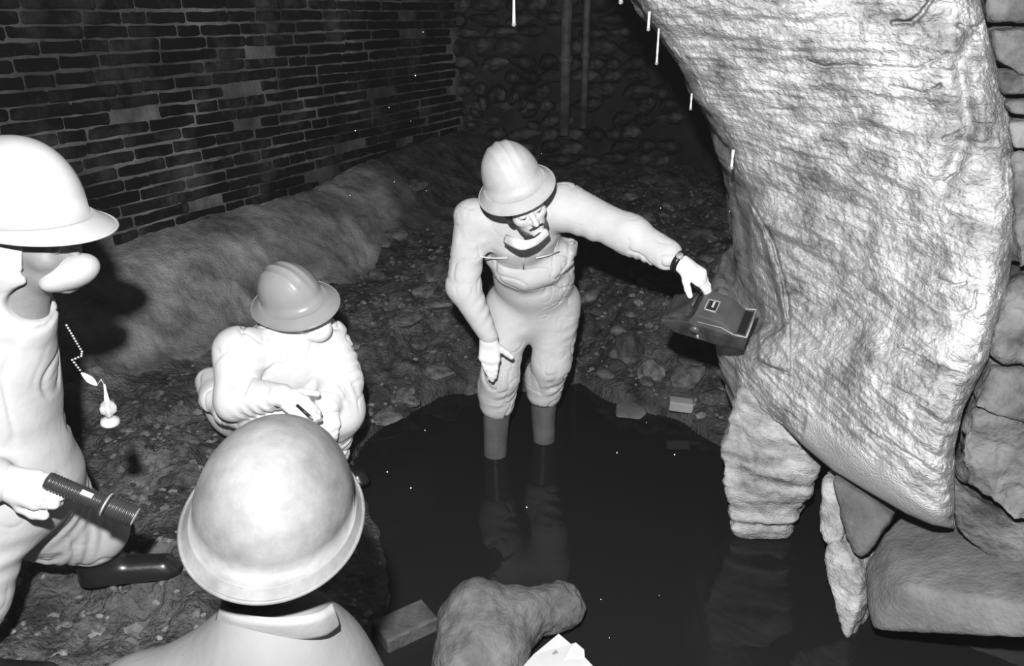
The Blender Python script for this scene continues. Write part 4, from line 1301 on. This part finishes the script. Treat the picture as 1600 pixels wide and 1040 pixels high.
def body_C(S):
    L = head(S, hcC, RC, nkC + [0, -.01, -.03])
    S.cone(nkC + [0, 0, -.12], hpC, .12, .14, .08); S.cone(shC[0], shC[1], .05, .05, .06)
    for i in (0, 1):
        S.chain([shC[i], elC[i], wrC[i]], [.05, .04, .027], .03); S.chain([hpC + [(-.09, .09)[i], 0, 0], knC[i], ftC[i]], [.08, .055, .04], .04)
        hand(S, wrC[i], (.1 * (1 - 2 * i), 1, -.2), ((-.4, .4)[i], 0, 1), (1, -1)[i], (35, 40, 30))
    return L
S = SDF(0.0065); LC = body_C(S)
sdf_obj('body', S, M_SKIN, pC); eyes(pC, LC, RC)
S = SDF(0.007)
S.cone(nkC + [0, -.01, -.13], hpC, .165, .18, .10); S.cone(shC[0], shC[1], .085, .085, .10); S.cone(nkC + [0, -.02, -.0], nkC + [0, -.02, -.16], .080, .12, .08)
S.cone(nkC + [-.01, -.02, -.045], shC[0] + [.04, 0, .02], .082, .092, .06); S.cone(nkC + [.01, -.02, -.045], shC[1] + [-.02, 0, .01], .08, .088, .06)
for i in (0, 1):
    S.chain([shC[i], elC[i], wrC[i]], [.088, .075, .045], .05, None, (.006, 4)); S.chain([hpC + [(-.09, .09)[i], 0, 0], knC[i], ftC[i]], [.12, .09, .07], .05, None, (.006, 4))
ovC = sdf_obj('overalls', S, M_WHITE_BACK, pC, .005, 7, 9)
# stand-up collar with folded corners
tp, bt = [], []
for px, py0, py1, t_ in [(347, 938, 985, 1.33), (366, 955, 992, 1.30), (400, 962, 996, 1.28), (435, 964, 998, 1.275), (470, 962, 996, 1.28), (500, 955, 990, 1.30), (519, 942, 975, 1.33)]:
    tp.append(P(px, py0, t_ - .050)); bt.append(P(px + (435 - px) * -.16, py1 + 10, t_ - .012))
ribbon('collar', tp, bt, .004, M_COLLAR, ovC)
helmet(pC, hatC, RC, M_HAT_C, .126, .150, .165, (.022, .014, .018), False, .010, 2.1)
S = SDF(0.005); S.ell(LC(0, -.075, -.035), RC, (.062, .035, .055), .03); S.cone(LC(-.05, -.08, -.075), LC(-.055, -.085, -.105), .014, .006, .01)
S.cone(LC(0.0, -.09, -.075), LC(.0, -.1, -.105), .016, .006, .01); S.cone(LC(.04, -.085, -.075), LC(.045, -.09, -.10), .014, .006, .01)
sdf_obj('hair', S, M_HAIR, pC, .005, 60, 3)
for i in (0, 1):
    boot('rubber_boot', pC, ftC[i] + [0, .16, .03], ftC[i] + [0, .02, .03], (0, -1), M_RUBBER, .065, .05, .1)

# ------------------------------------------------------------------ person standing at the left edge
gD = gz(-1.2, 2.05)
pD = empty('person', (-1.25, 1.85, gD), 'person standing in white hooded overalls, white peaked helmet and dust mask, at the left edge', 'person')
RD = frame((0.97, -0.16, -0.06), (0.0, -0.05, 1))
hatD = PY(38, 338, 1.76)
hcD = hatD - RD @ np.array([0, -.008, .060])
nkD = PY(22, 500, 1.78)
shDR, shDL = np.array([-1.36, 1.60, 1.28]), np.array([-1.33, 1.95, 1.28])
chD = np.array([-1.31, 1.79, 1.16]); hipD = np.array([-1.34, 1.80, .84])
elDR, wrDR = np.array([-1.48, 1.53, 1.02]), PY(8, 752, 1.62)
elDL, wrDL = np.array([-1.47, 2.08, 1.04]), np.array([-1.46, 2.08, .80])
knDL = PY(82, 812, 1.98); anDL = np.array([-1.31, 2.07, gz(-1.31, 2.07) + .11])
knDR = np.array([-1.40, 1.62, .62]); anDR = np.array([-1.44, 1.62, gz(-1.44, 1.62) + .11])
hDR = PY(86, 770, 1.60) - wrDR
t0, t1 = PY(92, 757, 1.60), PY(210, 806, 1.60); tdir = nrm(t1 - t0)
def body_D(S):
    L = head(S, hcD, RD, nkD)
    S.cone(chD, hipD, .12, .13, .08); S.cone(shDR, shDL, .05, .05, .06); S.cone(nkD, chD, .06, .1, .05)
    S.chain([shDR, elDR, wrDR], [.05, .04, .027], .03); S.chain([shDL, elDL, wrDL], [.05, .04, .027], .03)
    S.chain([hipD + [0, -.09, 0], knDR, anDR], [.08, .055, .04], .04); S.chain([hipD + [0, .09, 0], knDL, anDL], [.08, .055, .04], .04)
    for a in (anDR, anDL): S.cone(a + [0, 0, -.05], a + [.14, .02, -.06], .03, .025, .02)
    hand(S, wrDR, hDR, (-.15, -1, .5), 1, None, .3, 35, curls=[(42, 60, 45)] * 4)
    hand(S, wrDL, (.1, 0, -1), (0, 1, .0), -1, (20, 25, 20))
    return L
S = SDF(0.0055); LD = body_D(S)
sdf_obj('body', S, M_SKIN_D, pD); eyes(pD, LD, RD)
S = SDF(0.0045); hand(S, wrDR, hDR, (-.15, -1, .5), 1, None, .3, 35, inf=.003, curls=[(42, 60, 45)] * 4)
S.cone(wrDR - nrm(hDR) * .03, wrDR + nrm(hDR) * .02, .036, .033, .02); sdf_obj('glove', S, mat('pale_glove', .42, .5, .7, 10, 3, .2), pD)
S = SDF(0.0065)
S.cone(chD + [0, 0, .02], hipD + [0, 0, .06], .150, .155, .08, ((0, 1, 0), 1.12)); S.cone(hipD + [0, 0, .06], hipD, .165, .175, .06)
S.cone(shDR, shDL, .085, .085, .09); S.cone(nkD, chD, .09, .14, .08)
S.cone(shDR, elDR, .09, .085, .05, None, (.008, 4)); S.cone(elDR, wrDR - nrm(wrDR - elDR) * .03, .085, .055, .03, None, (.008, 4))
S.cone(shDL, elDL, .085, .07, .05, None, (.008, 4)); S.cone(elDL, wrDL, .07, .05, .03, None, (.006, 4))
S.cone(hipD + [0, -.09, 0], knDR, .125, .105, .05, None, (.006, 4)); S.cone(knDR, anDR + [0, 0, .16], .105, .095, .04, None, (.008, 4))
S.cone(hipD + [.02, .08, -.02], knDL, .13, .115, .05, None, (.006, 4)); S.cone(knDL, anDL + [.01, -.02, .13], .115, .105, .04, None, (.008, 3))
S.ell(LD(0, -.035, -.005), RD, (.108, .112, .135), .05); S.cone(LD(0, -.06, -.07), nkD + [-.05, 0, -.04], .088, .10, .06)
S.ell(LD(0, .125, -.04), RD, (.110, .125, .135), .015, True)
S.ell(PY(80, 466, 1.76), np.eye(3), (.075, .15, .055), .015, True)
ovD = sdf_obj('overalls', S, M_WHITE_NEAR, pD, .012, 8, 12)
MB().tube([wrDR - nrm(wrDR - elDR) * .045, wrDR - nrm(wrDR - elDR) * .012], [.058, .050], 24).build('knit_cuff', M_GREY, ovD, True)
for a, d_ in ((anDL, (.97, .2)), (anDR, (1, .05))): boot('rubber_boot', pD, a + [0, 0, .15], a, d_, M_RUBBER, .075, .055, .22)
helmet(pD, hatD, RD, M_HAT_D, .118, .142, .180, (.060, .010, .010), False, .020)
S = SDF(0.0045)
RM = np.array(Matrix.Rotation(math.radians(24), 3, Vector(RD[:, 0]))) @ RD
S.ell(LD(0, .102, -.056), RM, (.050, .046, .036), .03); S.ell(LD(0, .060, -.076), RM, (.062, .048, .032), .03)
S.cone(LD(-.064, .03, -.060), LD(-.084, -.05, -.02), .005, .0035, .01)
sdf_obj('dust_mask', S, M_MASK_NEAR, pD)

# torch
T = empty('torch', t0, 'black ribbed torch held out by the standing person at the left', 'torch')
Lt = float(np.linalg.norm(t1 - t0))
prof = [(0.012, -.03), (.0195, -.028)]
x = -.02
while x < Lt * .56:
    prof += [(.0205, x), (.0205, x + .0035), (.0185, x + .0045), (.0185, x + .0065)]; x += .0075
MB().lathe(prof + [(.0195, Lt * .58)], t0, tdir, 24).build('barrel', M_TORCH, T, True)
MB().lathe([(.0195, Lt * .56), (.027, Lt * .60), (.028, Lt * .645), (.024, Lt * .655)], t0, tdir, 24).build('switch_collar', M_TORCH, T, True)
MB().lathe([(.0285, Lt * .615), (.0292, Lt * .62), (.0292, Lt * .632), (.0285, Lt * .637)], t0, tdir, 24).build('collar_ring', M_METAL, T, True)
prof = [(.022, Lt * .655)]
x = Lt * .67
while x < Lt * .98:
    prof += [(.0275, x), (.0275, x + .004), (.0250, x + .005), (.0250, x + .007)]; x += .0085
hd = MB().lathe(prof + [(.0275, Lt), (.0245, Lt + .002)], t0, tdir, 24).build('torch_head', M_TORCH, T, True)
MB().lathe([(.0235, Lt + .002), (.0235, Lt + .004), (.001, Lt + .006)], t0, tdir, 24).build('lens', M_GLASS, hd, True)
sw = t0 + tdir * Lt * .42 + np.array([0, -.012, .018]); MB().box(sw, frame(tdir, (0, -.5, 1)), (.006, .014, .004)).build('slide_switch', M_METAL, T)

# beaded chain with sampling bulb
ys = 1.66
cpts = [(104, 508), (128, 549), (127, 556), (113, 562), (128, 582)]
ch = empty('bulb_pendant', PY(172, 664, ys), 'small glass bulb on a beaded chain dangling before the left person\'s chest', 'pendant')
pts = [PY(a, b, ys) for a, b in cpts]
mb = MB()
for a, b in zip(pts[:-1], pts[1:]):
    nbd = max(2, int(np.linalg.norm(b - a) / .0065))
    for k in range(nbd): mb.sphere(a + (b - a) * k / nbd, .0026, 8, 6)
mb.build('bead_chain', M_METAL, ch, True)
a, b = PY(127, 582, ys), PY(152, 602, ys); ax = nrm(b - a); Lb = np.linalg.norm(b - a)
MB().lathe([(.002, 0), (.006, Lb * .25), (.0085, Lb * .5), (.0075, Lb * .7), (.004, Lb * .9), (.002, Lb)], a, ax, 16).build('float_weight', M_CALCITE, ch, True)
MB().tube([b, PY(158, 592, ys), PY(162, 600, ys)], .0012, 6).build('thread', M_METAL, ch, True)
a, b = PY(163, 600, ys), PY(173, 664, ys); ax = nrm(b - a); Lb = np.linalg.norm(b - a)
MB().lathe([(.0018, 0), (.0035, Lb * .2), (.006, Lb * .38), (.006, Lb * .42)], a, ax, 14).build('cone_cap', M_CALCITE, ch, True)
MB().lathe([(.006, Lb * .40), (.014, Lb * .46), (.0185, Lb * .56), (.0175, Lb * .66), (.008, Lb * .74), (.008, Lb * .80)], a, ax, 20).build('glass_bulb', M_GLASS, ch, True)
MB().tube([a + ax * Lb * .42, a + ax * Lb * .78], .0028, 8).build('inner_stem', M_CALCITE, ch, True)
MB().lathe([(.008, Lb * .80), (.019, Lb * .84), (.0215, Lb * .90), (.0215, Lb * .95), (.018, Lb), (.012, Lb * .99)], a, ax, 20).build('base_ring', M_EDGE, ch, True)

# ------------------------------------------------------------------ falling drops caught by the flash
mb = MB(); rr = random.Random(9)
for px, py in [(661, 50), (649, 118), (555, 204), (642, 189), (616, 284), (547, 305), (608, 168), (846, 240), (666, 298), (823, 792), (964, 707), (1054, 710), (939, 936), (952, 996), (1030, 930), (664, 672), (605, 737), (642, 762), (1010, 660), (1140, 330), (1032, 325)]:
    mb.sphere(PY(px, py, rr.uniform(2.2, 2.6) if py < 600 else rr.uniform(1.5, 2.0)), rr.uniform(.0009, .0019), 6, 5)
o = mb.build('falling_water_drops', M_CALCITE, None, True)
tag(o, 'tiny bright water drops falling through the dark tunnel air', 'water drops', kind='stuff')
print('bricks', nb)
